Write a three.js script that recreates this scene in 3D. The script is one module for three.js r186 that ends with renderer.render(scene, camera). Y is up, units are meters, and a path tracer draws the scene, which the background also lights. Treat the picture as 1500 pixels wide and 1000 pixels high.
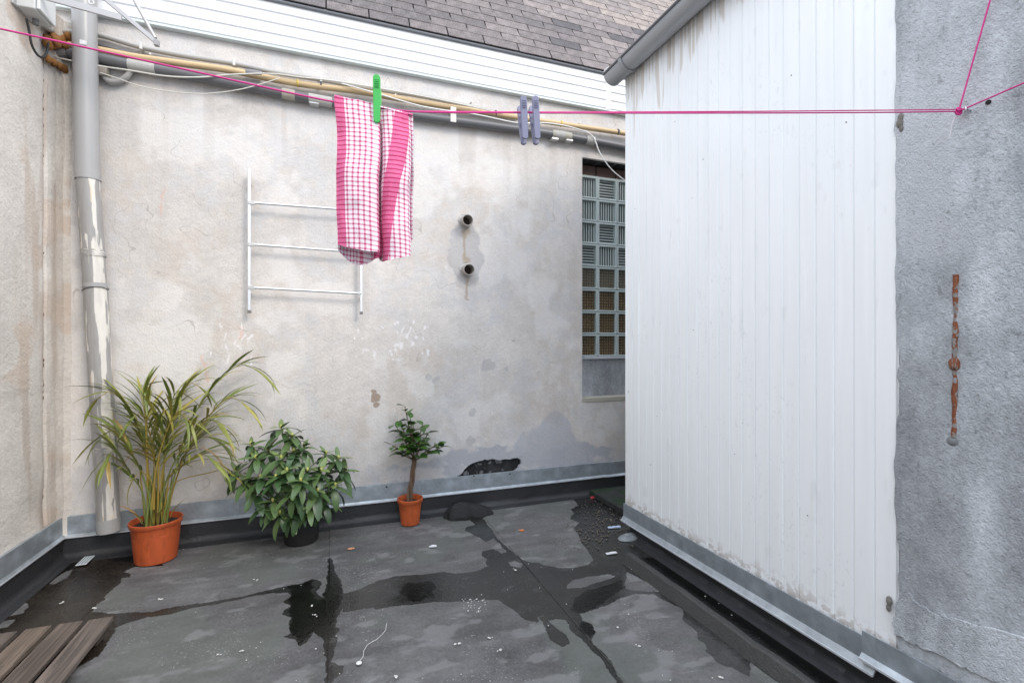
import * as THREE from 'three';
import { mergeGeometries, mergeVertices, toCreasedNormals } from 'three/addons/utils/BufferGeometryUtils.js';
import { RoundedBoxGeometry } from 'three/addons/geometries/RoundedBoxGeometry.js';

// ---------------------------------------------------------------- camera, sky, sun, exposure
const scene = new THREE.Scene();
const FPX = 711, YAW = 20.3 * Math.PI / 180, EYE = 1.3;
const camera = new THREE.PerspectiveCamera(2 * Math.atan(500 / FPX) * 180 / Math.PI, 1500 / 1000, 0.05, 60);
camera.position.set(0, EYE, 0); camera.rotation.set(0, -YAW, 0);
scene.add(camera);
const renderer = new THREE.WebGLRenderer({ antialias: true });
renderer.toneMapping = THREE.LinearToneMapping;
renderer.toneMappingExposure = 1.9;
renderer.shadowMap.enabled = true;
{ // overcast sky: brighter overhead, faintly blue
  const w = 64, h = 32, d = new Float32Array(w * h * 4);
  for (let j = 0; j < h; j++) for (let i = 0; i < w; i++) {
    const el = ((j + .5) / h - .5) * Math.PI, s = Math.max(0, Math.sin(el));
    const L = el < 0 ? .3 : .8 + .7 * s, o = (j * w + i) * 4;
    d[o] = L * .92; d[o + 1] = L * .985; d[o + 2] = L * 1.1; d[o + 3] = 1;
  }
  const t = new THREE.DataTexture(d, w, h, THREE.RGBAFormat, THREE.FloatType);
  t.mapping = THREE.EquirectangularReflectionMapping; t.magFilter = t.minFilter = THREE.LinearFilter; t.needsUpdate = true;
  scene.background = t; scene.environment = t;
}
const sun = new THREE.DirectionalLight(new THREE.Color(1, .9, .79), .95);
sun.position.set(.46 * 12, .78 * 12, .62 * 12); sun.target.position.set(0, 1, -2.5);
sun.castShadow = true; sun.shadow.radius = 34; sun.shadow.mapSize.set(2048, 2048);
Object.assign(sun.shadow.camera, { left: -6, right: 6, top: 6, bottom: -6, near: 1, far: 30 });
scene.add(sun, sun.target);

// ---------------------------------------------------------------- helpers
let seed = 12345;
const rnd = () => { seed = (seed * 1664525 + 1013904223) >>> 0; return seed / 4294967296; };
const rr = (a, b) => a + (b - a) * rnd();
const V = (x, y, z) => new THREE.Vector3(x, y, z);
const CY = Math.cos(YAW), SY = Math.sin(YAW);
function ray(px, py) { const c = (px - 750) / FPX, u = -(py - 500) / FPX; return [SY + c * CY, u, -CY + c * SY]; }
function onFloor(px, py, h = 0) { const d = ray(px, py), t = (h - EYE) / d[1]; return V(d[0] * t, h, d[2] * t); }
function onBack(px, py, z) { const d = ray(px, py), t = z / d[2]; return V(d[0] * t, EYE + d[1] * t, z); }
function onSide(px, py, x) { const d = ray(px, py), t = x / d[0]; return V(x, EYE + d[1] * t, d[2] * t); }
const ZB = -3.64, XL = -1.51, XR = 1.885;

const used = {};
function uniq(n) { if (used[n] === undefined) { used[n] = 0; return n; } used[n]++; return n + '_' + String(used[n]).padStart(3, '0'); }
function thing(name, label, category, pos = [0, 0, 0], group) {
  const o = new THREE.Group(); o.name = uniq(name); o.position.set(...pos);
  o.userData = { label, category }; if (group) o.userData.group = group; scene.add(o); return o;
}
function mesh(name, geo, mat, parent) {
  const m = new THREE.Mesh(geo, mat); m.name = name; m.castShadow = m.receiveShadow = true; if (parent) parent.add(m); return m;
}
function single(name, geo, mat, label, category, group) {
  const m = mesh(uniq(name), geo, mat, scene); m.userData = { label, category }; if (group) m.userData.group = group; return m;
}
const box = (x0, x1, y0, y1, z0, z1) => new THREE.BoxGeometry(x1 - x0, y1 - y0, z1 - z0).translate((x0 + x1) / 2, (y0 + y1) / 2, (z0 + z1) / 2);
const rbox = (x0, x1, y0, y1, z0, z1, r = .004) => new RoundedBoxGeometry(x1 - x0, y1 - y0, z1 - z0, 2, r).translate((x0 + x1) / 2, (y0 + y1) / 2, (z0 + z1) / 2);
const tube = (pts, r, seg = 40, rs = 10) => new THREE.TubeGeometry(new THREE.CatmullRomCurve3(pts, false, 'centripetal'), seg, r, rs, false);
function bar(a, b, r, rs = 10) { return new THREE.TubeGeometry(new THREE.LineCurve3(a, b), 1, r, rs, false); }
const merge = (a) => mergeGeometries(a.map(g => { const q = g.index ? g.toNonIndexed() : g; for (const k of Object.keys(q.attributes)) if (!['position', 'normal', 'uv'].includes(k)) q.deleteAttribute(k); return q; }));
function planar(geo, f) { // uv in metres from position
  const p = geo.attributes.position, uv = new Float32Array(p.count * 2);
  for (let i = 0; i < p.count; i++) { const [a, b] = f(p.getX(i), p.getY(i), p.getZ(i)); uv[2 * i] = a; uv[2 * i + 1] = b; }
  geo.setAttribute('uv', new THREE.BufferAttribute(uv, 2)); return geo;
}
const uvXY = g => planar(g, (x, y) => [x, y]), uvZY = g => planar(g, (x, y, z) => [z, y]), uvXZ = g => planar(g, (x, y, z) => [x, -z]);

// noise
const NT = new Float32Array(65536); { let s = 987; for (let i = 0; i < 65536; i++) { s = (s * 1664525 + 1013904223) >>> 0; NT[i] = s / 4294967296; } }
function vn(x, y) {
  const xi = Math.floor(x), yi = Math.floor(y); let fx = x - xi, fy = y - yi; fx = fx * fx * (3 - 2 * fx); fy = fy * fy * (3 - 2 * fy);
  const a = NT[((yi & 255) << 8) | (xi & 255)], b = NT[((yi & 255) << 8) | ((xi + 1) & 255)], c = NT[(((yi + 1) & 255) << 8) | (xi & 255)], d = NT[(((yi + 1) & 255) << 8) | ((xi + 1) & 255)];
  return a + (b - a) * fx + (c - a) * fy + (a - b - c + d) * fx * fy;
}
// fractal noise is tabulated once (periodic tile of 32 cells) so that the textures compute quickly
const TN = 1024, tiles = [2, 3, 4].map(o => { const d = new Float32Array(TN * TN); for (let j = 0; j < TN; j++) for (let i = 0; i < TN; i++) { let v = 0, a = .5, n = 0, P = 32; for (let k = 0; k < o; k++) {
  const x = i / TN * P, y = j / TN * P, xi = x | 0, yi = y | 0; let fx = x - xi, fy = y - yi; fx = fx * fx * (3 - 2 * fx); fy = fy * fy * (3 - 2 * fy); const x1 = (xi + 1) % P, y1 = (yi + 1) % P, q = k * 53;
  const A = NT[(((yi + q) & 255) << 8) | ((xi + q) & 255)], B = NT[(((yi + q) & 255) << 8) | ((x1 + q) & 255)], C = NT[(((y1 + q) & 255) << 8) | ((xi + q) & 255)], D = NT[(((y1 + q) & 255) << 8) | ((x1 + q) & 255)];
  v += a * (A + (B - A) * fx + (C - A) * fy + (A - B - C + D) * fx * fy); n += a; a *= .5; P *= 2; } d[j * TN + i] = v / n; } return d; });
function fbm(x, y, o = 4) {
  const d = tiles[o - 2]; x = x * 32 + 4096 * 32; y = y * 32 + 4096 * 32; const xi = Math.floor(x), yi = Math.floor(y), fx = x - xi, fy = y - yi, i0 = xi & 1023, i1 = (xi + 1) & 1023, j0 = (yi & 1023) << 10, j1 = ((yi + 1) & 1023) << 10;
  const a = d[j0 | i0], b = d[j0 | i1], c = d[j1 | i0]; return a + (b - a) * fx + (c - a) * fy + (a - b - c + d[j1 | i1]) * fx * fy;
}
const clamp = (v, a = 0, b = 1) => v < a ? a : v > b ? b : v;
const sm = (a, b, v) => { const t = clamp((v - a) / (b - a)); return t * t * (3 - 2 * t); };
function tex(w, h, x0, y0, sx, sy, f, srgb = true) { // f(x metres, y metres) -> [r,g,b] 0..255
  const d = new Uint8Array(w * h * 4);
  for (let j = 0; j < h; j++) for (let i = 0; i < w; i++) {
    const c = f(x0 + (i + .5) / w * sx, y0 + (j + .5) / h * sy), o = (j * w + i) * 4;
    d[o] = clamp(c[0], 0, 255); d[o + 1] = clamp(c[1], 0, 255); d[o + 2] = clamp(c[2], 0, 255); d[o + 3] = 255;
  }
  const t = new THREE.DataTexture(d, w, h, THREE.RGBAFormat, THREE.UnsignedByteType);
  if (srgb) t.colorSpace = THREE.SRGBColorSpace;
  t.wrapS = t.wrapT = THREE.RepeatWrapping; t.magFilter = THREE.LinearFilter; t.minFilter = THREE.LinearMipmapLinearFilter; t.generateMipmaps = true;
  t.repeat.set(1 / sx, 1 / sy); t.offset.set(-x0 / sx, -y0 / sy); t.needsUpdate = true; return t;
}
// polygon masks (scanline, even-odd) on a metre grid
class Mask {
  constructor(x0, y0, s, n) { Object.assign(this, { x0, y0, s, n }); this.d = new Uint8Array(n * n); }
  poly(pts, val = 1) {
    const n = this.n, q = pts.map(p => [(p[0] - this.x0) / this.s * n, (p[1] - this.y0) / this.s * n]);
    let lo = n, hi = 0; for (const p of q) { lo = Math.min(lo, p[1]); hi = Math.max(hi, p[1]); }
    for (let j = Math.max(0, Math.floor(lo)); j <= Math.min(n - 1, Math.ceil(hi)); j++) {
      const xs = []; for (let k = 0; k < q.length; k++) { const a = q[k], b = q[(k + 1) % q.length]; if ((a[1] <= j) !== (b[1] <= j)) xs.push(a[0] + (j - a[1]) / (b[1] - a[1]) * (b[0] - a[0])); }
      xs.sort((a, b) => a - b);
      for (let k = 0; k + 1 < xs.length; k += 2) for (let i = Math.max(0, Math.ceil(xs[k])); i <= Math.min(n - 1, xs[k + 1]); i++) this.d[j * n + i] = val;
    }
  }
  at(x, y) { const i = Math.floor((x - this.x0) / this.s * this.n), j = Math.floor((y - this.y0) / this.s * this.n); return i < 0 || j < 0 || i >= this.n || j >= this.n ? 0 : this.d[j * this.n + i]; }
}
const std = (color, roughness = .8, extra = {}) => new THREE.MeshStandardMaterial({ color: typeof color === 'number' ? color : new THREE.Color(...color), roughness, side: THREE.DoubleSide, ...extra });

// ---------------------------------------------------------------- textures
const plasterBump = tex(1024, 1024, 0, 0, 1.2, 1.2, (x, y) => {
  const w = fbm(x * 6, y * 6, 2) * 2, a = fbm(x * 45 + w, y * 45 - w, 3), g = fbm(x * 190, y * 190, 2), tr = fbm((x + y * .5) * 14 + w * 2, (y - x * .5) * 70, 2);
  const v = 255 * (.4 * a + .35 * g + .25 * tr); return [v, v, v];
}, false);
const cementBump = tex(1024, 1024, 0, 0, 1.2, 1.2, (x, y) => {
  const a = fbm(x * 50, y * 16, 3), g = fbm(x * 290, y * 230, 3), pit = sm(.8, .88, fbm(x * 120 + 40, y * 90, 2));
  const v = 255 * clamp(.4 * a + .6 * g - .3 * pit); return [v, v, v];
}, false);
// back wall: stains, damp marks and drips placed where the photograph shows them
const bw = (px, py) => { const p = onBack(px, py, ZB); return [p.x, p.y]; };
function blobAt(px, py, rpx) { const p = bw(px, py), q = bw(px + rpx, py); return [p[0], p[1], Math.abs(q[0] - p[0])]; }
const dampA = [blobAt(812, 628, 24), blobAt(802, 652, 34), blobAt(775, 660, 24), blobAt(826, 655, 22), blobAt(840, 672, 25)];
const halo = [blobAt(682, 378, 27), blobAt(682, 352, 23), blobAt(684, 400, 19)];
const spots = [blobAt(714, 536, 10), blobAt(629, 552, 7), blobAt(690, 645, 8), blobAt(640, 558, 5), blobAt(744, 540, 4), blobAt(693, 606, 6)];
const brown = [blobAt(551, 580, 7), blobAt(553, 590, 5), blobAt(548, 572, 5)];
const drips = [[682, 335, 385, 5], [685, 405, 440, 5]].map(([px, a, b, w]) => [...bw(px, a), bw(px, b)[1], w * .0052]);
const pinks = [[238, 275, 318, 2], [300, 520, 560, 3], [352, 478, 497, 4]].map(([px, a, b, w]) => [...bw(px, a), bw(px, b)[1], w * .0045]);
const whites = []; { let s = 5; const q = () => { s = (s * 16807) % 2147483647; return s / 2147483647; }; for (let i = 0; i < 34; i++) whites.push([...bw(570 + q() * 60 - (q() < .3 ? 60 : 0), 470 + q() * 60), .006 + q() * .012, .01 + q() * .02]); for (let i = 0; i < 14; i++) whites.push([...bw(310 + q() * 60, 470 + q() * 70), .004 + q() * .006, .02 + q() * .04]); }
const inBlobs = (L, x, y, soft = .25) => { let m = 0; for (const b of L) { const ex = x - b[0], ey = y - b[1], lim = b[2] * 1.3; if (ex > lim || ex < -lim || ey > lim || ey < -lim) continue; const d = Math.sqrt(ex * ex + ey * ey) / b[2]; if (d < 1 + soft) m = Math.max(m, 1 - sm(1 - soft, 1 + soft * .3, d)); } return m; };
const backMap = tex(1792, 1580, -1.6, 0, 4.2, 3.7, (x, y) => {
  const n1 = fbm(x * 1.3, y * 1.3, 4), n2 = fbm(x * 5 + 30, y * 5, 4), n3 = fbm(x * 26, y * 26, 3), st = fbm(x * 9, y * 1.1 + 7, 3), g = fbm(x * 120, y * 120, 2);
  let k = 1 + (n1 - .5) * .08 + (n2 - .5) * .10 + (n3 - .5) * .07 + (g - .5) * .07 + (st - .5) * .06;
  let r = 205 * k, G = 200 * k, b = 195 * k;
  const mix = (c, m) => { r += (c[0] - r) * m; G += (c[1] - G) * m; b += (c[2] - b) * m; };
  mix([192, 180, 168], .35 * sm(.52, .66, fbm(x * 2.2 + 50, y * 2.6, 4)) * sm(.35, .6, fbm(x * 17, y * 12, 4)));                    // beige dirt patches
  mix([195, 197, 201], .35 * sm(.45, .58, fbm(x * 3.5 + 8, y * 3.1 + 3, 4)) * sm(.35, .6, fbm(x * 15 + 9, y * 15, 4))); // faint bluish patches scattered by noise
  mix([224, 221, 218], .5 * sm(.55, .66, fbm(x * 3.1 + 90, y * 3.1, 4)));
  const wob = .035 * (fbm(x * 14, y * 14, 3) - .5) * 2, wx = x + wob, wy = y + .035 * (fbm(x * 14 + 70, y * 14, 3) - .5) * 2;
  mix([156, 161, 174], .5 * inBlobs(dampA, wx, wy, .18) * (.6 + .5 * n3));
  mix([170, 169, 170], .55 * inBlobs(halo, wx, wy, .12));
  mix([160, 160, 162], .4 * inBlobs(spots, wx, wy, .2));
  mix([150, 132, 116], .8 * inBlobs(brown, wx, wy, .3));
  // rising damp band above the flashing, ragged top
  const top = .40 + .22 * (fbm(x * 2.1 + 4, 3, 3) - .4) + .10 * (fbm(x * 9, 8, 3) - .5);
  const band = x > .1 ? sm(top, top - .025, wy) * sm(.05, .5, x) : 0;
  mix([170, 172, 178], band * (.25 + .6 * sm(.45, .6, fbm(x * 8, y * 10 + 20, 4))));
  for (const d of drips) { const dx = Math.abs(wx - d[0]) / d[3]; if (dx < 1 && y < d[1] && y > d[2]) mix([150, 126, 96], .5 * (1 - dx)); }
  for (const d of pinks) { const dx = Math.abs(wx - d[0]) / d[3]; if (dx < 1 && y < d[1] && y > d[2]) mix([222, 160, 140], .35 * (1 - dx)); }
  for (const q of whites) { if (Math.abs(wx - q[0]) > q[2]) continue; const e = Math.hypot((wx - q[0]) / q[2], (wy - q[1]) / q[3]); if (e < 1) mix([236, 234, 236], .75 * (1 - e * e)); }
  const ck = Math.abs(fbm(x * 2.6 + 70, y * 2.6 + 20, 4) - .5); if (ck < .0022) mix([140, 134, 128], .35 * sm(.5, .62, fbm(x * 4 + 33, y * 4, 2)));
  // soot-brown runs below the pipe straps
  const run = sm(.6, .78, fbm(x * 13, 2.2 + y * .25, 3)) * sm(2.2, 2.9, y) * sm(3.25, 3.0, y); mix([166, 158, 150], .2 * run);
  return [r, G, b];
});
const sideMap = tex(1024, 1024, 0, 0, 3.0, 3.0, (x, y) => {
  const n1 = fbm(x * 1.5 + 3, y * 1.5, 4), n2 = fbm(x * 6, y * 6 + 3, 4), g = fbm(x * 90, y * 90, 2), st = fbm(x * 11, y * 1.2, 3);
  const k = 1 + (n1 - .5) * .16 + (n2 - .5) * .14 + (g - .5) * .08; let c = [208 * k, 202 * k, 194 * k];
  const m = .5 * sm(.52, .7, st); c = [c[0] + (176 - c[0]) * m, c[1] + (160 - c[1]) * m, c[2] + (146 - c[2]) * m];
  const m2 = .6 * sm(.6, .7, fbm(x * 4 + 20, y * 4, 4)); return [c[0] + (196 - c[0]) * m2, c[1] + (178 - c[1]) * m2, c[2] + (162 - c[2]) * m2];
});
const cementMap = tex(1536, 1536, 0, 0, 3.4, 3.4, (x, y) => {
  const n1 = fbm(x * 2.2, y * 1.3, 4), st = fbm(x * 10, y * 1.4 + 5, 4), n2 = fbm(x * 12, y * 10, 4), g = fbm(x * 110, y * 90, 3);
  const k = 1 + (n1 - .5) * .4 + (st - .5) * .36 + (n2 - .5) * .2 + (g - .5) * .18;
  let c = [174 * k, 178 * k, 182 * k]; const m = .55 * sm(.56, .72, fbm(x * 3 + 60, y * 2.2, 4)); c = c.map((v, i) => v + ([186, 188, 192][i] - v) * m);
  const pit = sm(.8, .86, fbm(x * 70, y * 46 + 9, 2)); return c.map(v => v * (1 - .12 * pit));
});
const metalMap = tex(512, 512, 0, 0, .6, .6, (x, y) => { const a = fbm(x * 14, y * 14, 4), b = fbm(x * 60, y * 60 + 8, 3); const k = .84 + .34 * a + .12 * (b - .5); return [168 * k, 176 * k, 182 * k]; });
const woodMap = tex(512, 1024, 0, 0, .5, 1.6, (x, y) => {
  const w = fbm(x * 4, y * 1.5, 2) * .05, gr = fbm((x + w) * 110, y * 3, 3), f = fbm((x + w) * 320, y * 7, 2), bl = fbm(x * 9, y * 5, 3);
  const k = .55 + .5 * gr + .25 * (f - .5) + .35 * (bl - .5); return [94 * k, 84 * k, 77 * k];
});
const grain = tex(512, 512, 0, 0, .5, .5, (x, y) => { const k = .7 + .6 * fbm(x * 260, y * 260, 2) + .25 * (fbm(x * 20, y * 20, 3) - .5); return [205 * k, 200 * k, 198 * k]; });

// ---------------------------------------------------------------- roof floor: three membrane sheets with lapped seams and standing water
const Z7 = (a) => a.map(([x, y]) => onFloor(x / 2.5, 700 + y / 2.5)), Z8 = (a) => a.map(([x, y]) => onFloor(500 + x / 2.5, 680 + y / 2.5));
const Z3 = (a) => a.map(([x, y]) => onFloor(400 + x / 3.847, 740 + y / 3.847)), Z4 = (a) => a.map(([x, y]) => onFloor(x / 4.167, 720 + y / 4.167));
const P2 = a => a.map(p => [p.x, -p.z]);
const FX0 = -1.6, FY0 = -.3, FS = 4.1;
const wet = new Mask(FX0, FY0, FS, 2048), deep = new Mask(FX0, FY0, FS, 2048), brownM = new Mask(FX0, FY0, FS, 1024);
wet.poly(P2(Z3([[0, 470], [90, 455], [160, 440], [215, 415], [270, 430], [265, 460], [240, 490], [275, 520], [300, 440], [306, 300], [328, 300], [345, 370], [380, 430], [390, 490], [415, 525], [405, 570], [380, 610], [360, 640], [355, 690], [380, 700], [350, 730], [370, 770], [340, 820], [330, 890], [400, 910], [390, 950], [340, 985], [320, 1100], [296, 1100], [295, 870], [285, 760], [230, 715], [190, 770], [150, 795], [120, 760], [50, 745], [100, 720], [85, 670], [95, 630], [45, 615], [60, 590], [100, 570], [55, 545], [100, 510], [75, 490], [0, 495]])));
wet.poly(P2(Z7([[1085, 388], [1000, 405], [900, 430], [760, 455], [640, 470], [560, 490], [480, 490], [400, 500], [370, 590], [420, 550], [480, 525], [540, 510], [620, 500], [700, 475], [800, 460], [900, 440], [1000, 420], [1075, 412]])));
wet.poly(P2(Z3([[395, 500], [470, 480], [540, 445], [650, 425], [760, 405], [870, 390], [960, 375], [1020, 385], [1130, 375], [1231, 350], [1231, 532], [1050, 540], [930, 545], [800, 555], [680, 570], [560, 575], [480, 590], [395, 607]])));
wet.poly(P2(Z8([[395, 170], [545, 150], [530, 190], [515, 192], [545, 235], [580, 280], [620, 315], [645, 335], [660, 350], [690, 360], [720, 360], [750, 370], [800, 380], [850, 380], [900, 370], [925, 350], [905, 320], [880, 290], [870, 260], [850, 235], [870, 215], [840, 200], [850, 180], [840, 165], [870, 150], [850, 130], [905, 95], [1045, 150], [1120, 250], [1250, 350], [1500, 560], [1500, 780], [1430, 745], [1380, 730], [1340, 690], [1340, 660], [1305, 640], [1300, 610], [1250, 570], [1255, 530], [1200, 510], [1140, 475], [1080, 475], [1030, 490], [960, 520], [875, 550], [880, 570], [920, 590], [930, 620], [920, 650], [990, 730], [1045, 815], [1025, 815], [960, 730], [890, 650], [850, 620], [820, 570], [790, 565], [765, 575], [740, 555], [715, 560], [720, 578], [680, 570], [650, 550], [610, 520], [570, 497], [500, 497], [440, 505], [360, 503], [300, 510], [200, 520], [120, 530], [120, 430], [200, 410], [300, 403], [370, 395], [420, 405], [500, 390], [535, 375], [530, 350], [512, 330], [515, 318], [555, 310], [590, 325], [605, 320], [560, 270], [530, 285], [500, 265], [470, 250], [450, 240], [455, 230], [490, 222], [470, 205]])));
wet.poly(P2(Z8([[820, 450], [850, 425], [920, 410], [980, 403], [1005, 412], [950, 430], [880, 450], [830, 457]])), 0);
wet.poly(P2(Z8([[610, 360], [630, 352], [662, 365], [655, 380], [620, 372]])), 0);
wet.poly(P2(Z8([[1045, 395], [1100, 420], [1175, 452], [1160, 465], [1080, 465], [1040, 455]])), 0);
wet.poly(P2(Z8([[655, 672], [690, 665], [700, 690], [660, 695]])), 0);
wet.poly(P2(Z8([[720, 562], [745, 556], [772, 585], [822, 625], [838, 660], [800, 670], [760, 640], [750, 600]])));
const leftWet = [[-60, 660], [100, 560], [330, 400], [460, 290], [700, 215], [860, 190], [870, 430], [990, 440], [1000, 452], [830, 460], [755, 490], [795, 510], [790, 525], [740, 530], [720, 570], [640, 640], [630, 670], [590, 690], [560, 740], [700, 745], [700, 850], [600, 1000], [300, 1170], [-60, 1170]];
wet.poly(P2(Z4(leftWet))); brownM.poly(P2(Z4(leftWet)));
wet.poly(P2(Z4([[-60, 700], [60, 680], [175, 680], [140, 740], [60, 760], [-60, 790]])), 0);
wet.poly(P2(Z4([[300, 560], [370, 500], [440, 475], [400, 530], [330, 565]])), 0);
wet.poly(P2(Z4([[-60, 800], [100, 780], [40, 830], [-60, 850]])), 0);
deep.poly(P2(Z4([[-60, 660], [100, 575], [330, 425], [480, 340], [700, 240], [860, 200], [860, 420], [700, 430], [600, 400], [500, 400], [440, 470], [330, 530], [250, 600], [60, 640], [-60, 720]])));
deep.poly(P2(Z8([[850, 490], [1000, 430], [1035, 425], [1040, 450], [1000, 480], [930, 520], [880, 550], [850, 540]])));
deep.poly(P2(Z8([[870, 575], [915, 590], [928, 620], [918, 645], [880, 620]])));
deep.poly(P2(Z8([[215, 450], [250, 432], [300, 436], [325, 428], [345, 450], [335, 468], [352, 482], [310, 492], [270, 502], [245, 492], [225, 480]])));
deep.poly(P2(Z3([[100, 450], [215, 420], [210, 520], [280, 530], [310, 300], [330, 340], [400, 530], [350, 640], [340, 760], [320, 990], [298, 990], [290, 760], [230, 710], [150, 790], [100, 720], [95, 560]])));
deep.poly([[1.64, .3], [1.9, .3], [1.9, 2.45], [1.64, 2.45]]); wet.poly([[1.60, .3], [1.9, .3], [1.9, 2.5], [1.60, 2.5]]);
const floorField = (x, y) => { // ragged edges
  const a = .018 * (fbm(x * 22, y * 22, 3) - .5) + .007 * (fbm(x * 90, y * 90, 2) - .5), b = .018 * (fbm(x * 22 + 60, y * 22, 3) - .5) + .007 * (fbm(x * 90 + 33, y * 90, 2) - .5);
  return [wet.at(x + a, y + b), deep.at(x + 3 * a, y + 3 * b), brownM.at(x + a, y + b)];
};
const scuffs = []; for (let i = 0; i < 60; i++) scuffs.push([rr(-1.2, 1.7), rr(.9, 3.5), rr(.008, .05), rr(.003, .012), rr(-.5, .5)]);
const floorMap = tex(2048, 2048, FX0, FY0, FS, FS, (x, y) => {
  const [w, d, br] = floorField(x, y);
  const n = fbm(x * 2.4, y * 2.4, 4), n2 = fbm(x * 9 + 5, y * 16, 4), g = fbm(x * 130, y * 130, 2), sw = fbm(x * 3, y * 24, 3);
  const k = 1 + (n - .5) * .34 + (n2 - .5) * .3 + (g - .5) * .24 + (sw - .5) * .18; let c = [89 * k, 88 * k, 88 * k];
  const gm = .5 * sm(.5, .68, fbm(x * 3 + 11, y * 3 + 50, 4)); c = [c[0] + (92 - c[0]) * gm, c[1] + (97 - c[1]) * gm, c[2] + (90 - c[2]) * gm];
  const pale = .6 * sm(.6, .74, fbm(x * 7 + 31, y * 12, 4)); c = c.map(v => v + (126 - v) * pale);
  for (const s of scuffs) { const dx = x - s[0], dy = y - s[1]; if (dx > s[2] || dx < -s[2] || dy > s[2] || dy < -s[2]) continue; const u = dx * Math.cos(s[4]) + dy * Math.sin(s[4]), v = -dx * Math.sin(s[4]) + dy * Math.cos(s[4]); const e = Math.hypot(u / s[2], v / s[3]); if (e < 1) { const m = .5 * (1 - e) * fbm(x * 160, y * 160, 2); c = c.map(q => q + (185 - q) * m); } }
  const speck = sm(.86, .9, vn(x * 210, y * 210)) * sm(.5, .7, fbm(x * 5, y * 5 + 40, 2)); c = c.map(v => v + (170 - v) * speck * .7);
  if (w) { c = c.map((v, i) => v * (br ? .42 : .5)); const grit = sm(.62, .75, fbm(x * 60, y * 60, 3)); c = c.map((v, i) => v + ([66, 64, 58][i] - v) * grit * .35); if (br) c = [c[0] * .86 + 4, c[1] * .78 + 2, c[2] * .7]; }
  if (d && w) c = c.map(v => v * .42);
  return c;
});
const floorRough = tex(2048, 2048, FX0, FY0, FS, FS, (x, y) => { const [w, d, br] = floorField(x, y); const v = w ? (d ? (br ? 50 : 24) : (br ? 70 : 34) + 30 * (fbm(x * 30, y * 30, 3) - .5)) : 205 + 60 * (fbm(x * 30, y * 30, 3) - .5); return [v, v, v]; }, false);
const floorBump = tex(1024, 1024, 0, 0, 1, 1, (x, y) => { const v = 255 * (.5 * fbm(x * 40, y * 40, 3) + .5 * fbm(x * 220, y * 220, 2)); return [v, v, v]; }, false);
const floorMat = std(0xffffff, 1, { map: floorMap, roughnessMap: floorRough, bumpMap: floorBump, bumpScale: .0012 });
const upMat = std([.028, .029, .032], .5, { bumpMap: floorBump, bumpScale: .003 });
const floorG = new THREE.Group(); floorG.name = 'roof_floor'; floorG.userData = { kind: 'structure' }; scene.add(floorG);
mesh('deck', uvXZ(box(-1.7, 4.2, -.3, -.012, -4.0, 2.6)), std([.06, .06, .063], .9), floorG);
{ // sheets lap over one another along x = -1.1, -.02, 1.05
  const xs = [XL - .06, -1.1, -.02, 1.05, 2.9];
  for (let i = 0; i < 4; i++) {
    const a = xs[i], b = xs[i + 1] + (i < 3 ? .09 : 0), t = .004, sh = new THREE.Shape(); // thin sheet, its right edge dips under the next
    const y0 = 0;
    sh.moveTo(a, y0 - .008); sh.lineTo(a, y0 + t * .4); sh.lineTo(a + .004, y0 + t); sh.lineTo(a + .10, y0 + .0005); sh.lineTo(b - .1, y0); sh.lineTo(b, y0 - .006); sh.lineTo(b, y0 - .009); sh.closePath();
    const g = uvXZ(new THREE.ExtrudeGeometry(sh, { depth: 6.2, bevelEnabled: false }).translate(0, 0, ZB - .05));
    mesh('membrane_sheet', g, floorMat, floorG);
  }
}
// upstands: a cove of membrane up the foot of each wall
function cove(len, n = 8) { const pts = []; const r = .04; pts.push([0.012, .15]); pts.push([.012, r + .01]); for (let i = 0; i <= n; i++) { const a = i / n * Math.PI / 2; pts.push([.012 + r - r * Math.cos(a), r + .01 - r * Math.sin(a)]); } pts.push([.075, .0045]); pts.push([.075, -.01], [-.02, -.01], [-.02, .15]); const s = new THREE.Shape(pts.map(p => new THREE.Vector2(...p))); return new THREE.ExtrudeGeometry(s, { depth: len, bevelEnabled: false, steps: 40 }); }
function wobble(g, amp) { const p = g.attributes.position; for (let i = 0; i < p.count; i++) { const x = p.getX(i), y = p.getY(i), z = p.getZ(i); if (y > .006 && y < .14) p.setX(i, x + amp * (fbm(z * 7, y * 9 + 3, 3) - .5)); } g.computeVertexNormals(); return g; }
mesh('membrane_upstand', wobble(cove(4.6), .03).rotateY(-Math.PI / 2).translate(3.05, 0, ZB), upMat, floorG);
mesh('membrane_upstand', wobble(cove(6.0), .03).translate(XL, 0, ZB), upMat, floorG);
{ const g = wobble(cove(4.9), .025); g.scale(-1, .7, 1); const ix = g.index; if (!ix) { const p = g.attributes.position.array; for (let i = 0; i < p.length; i += 9) for (let k = 0; k < 3; k++) { const t = p[i + 3 + k]; p[i + 3 + k] = p[i + 6 + k]; p[i + 6 + k] = t; } } g.computeVertexNormals(); mesh('membrane_upstand', g.translate(XR + .0, 0, -2.79), upMat, floorG); }
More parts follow.
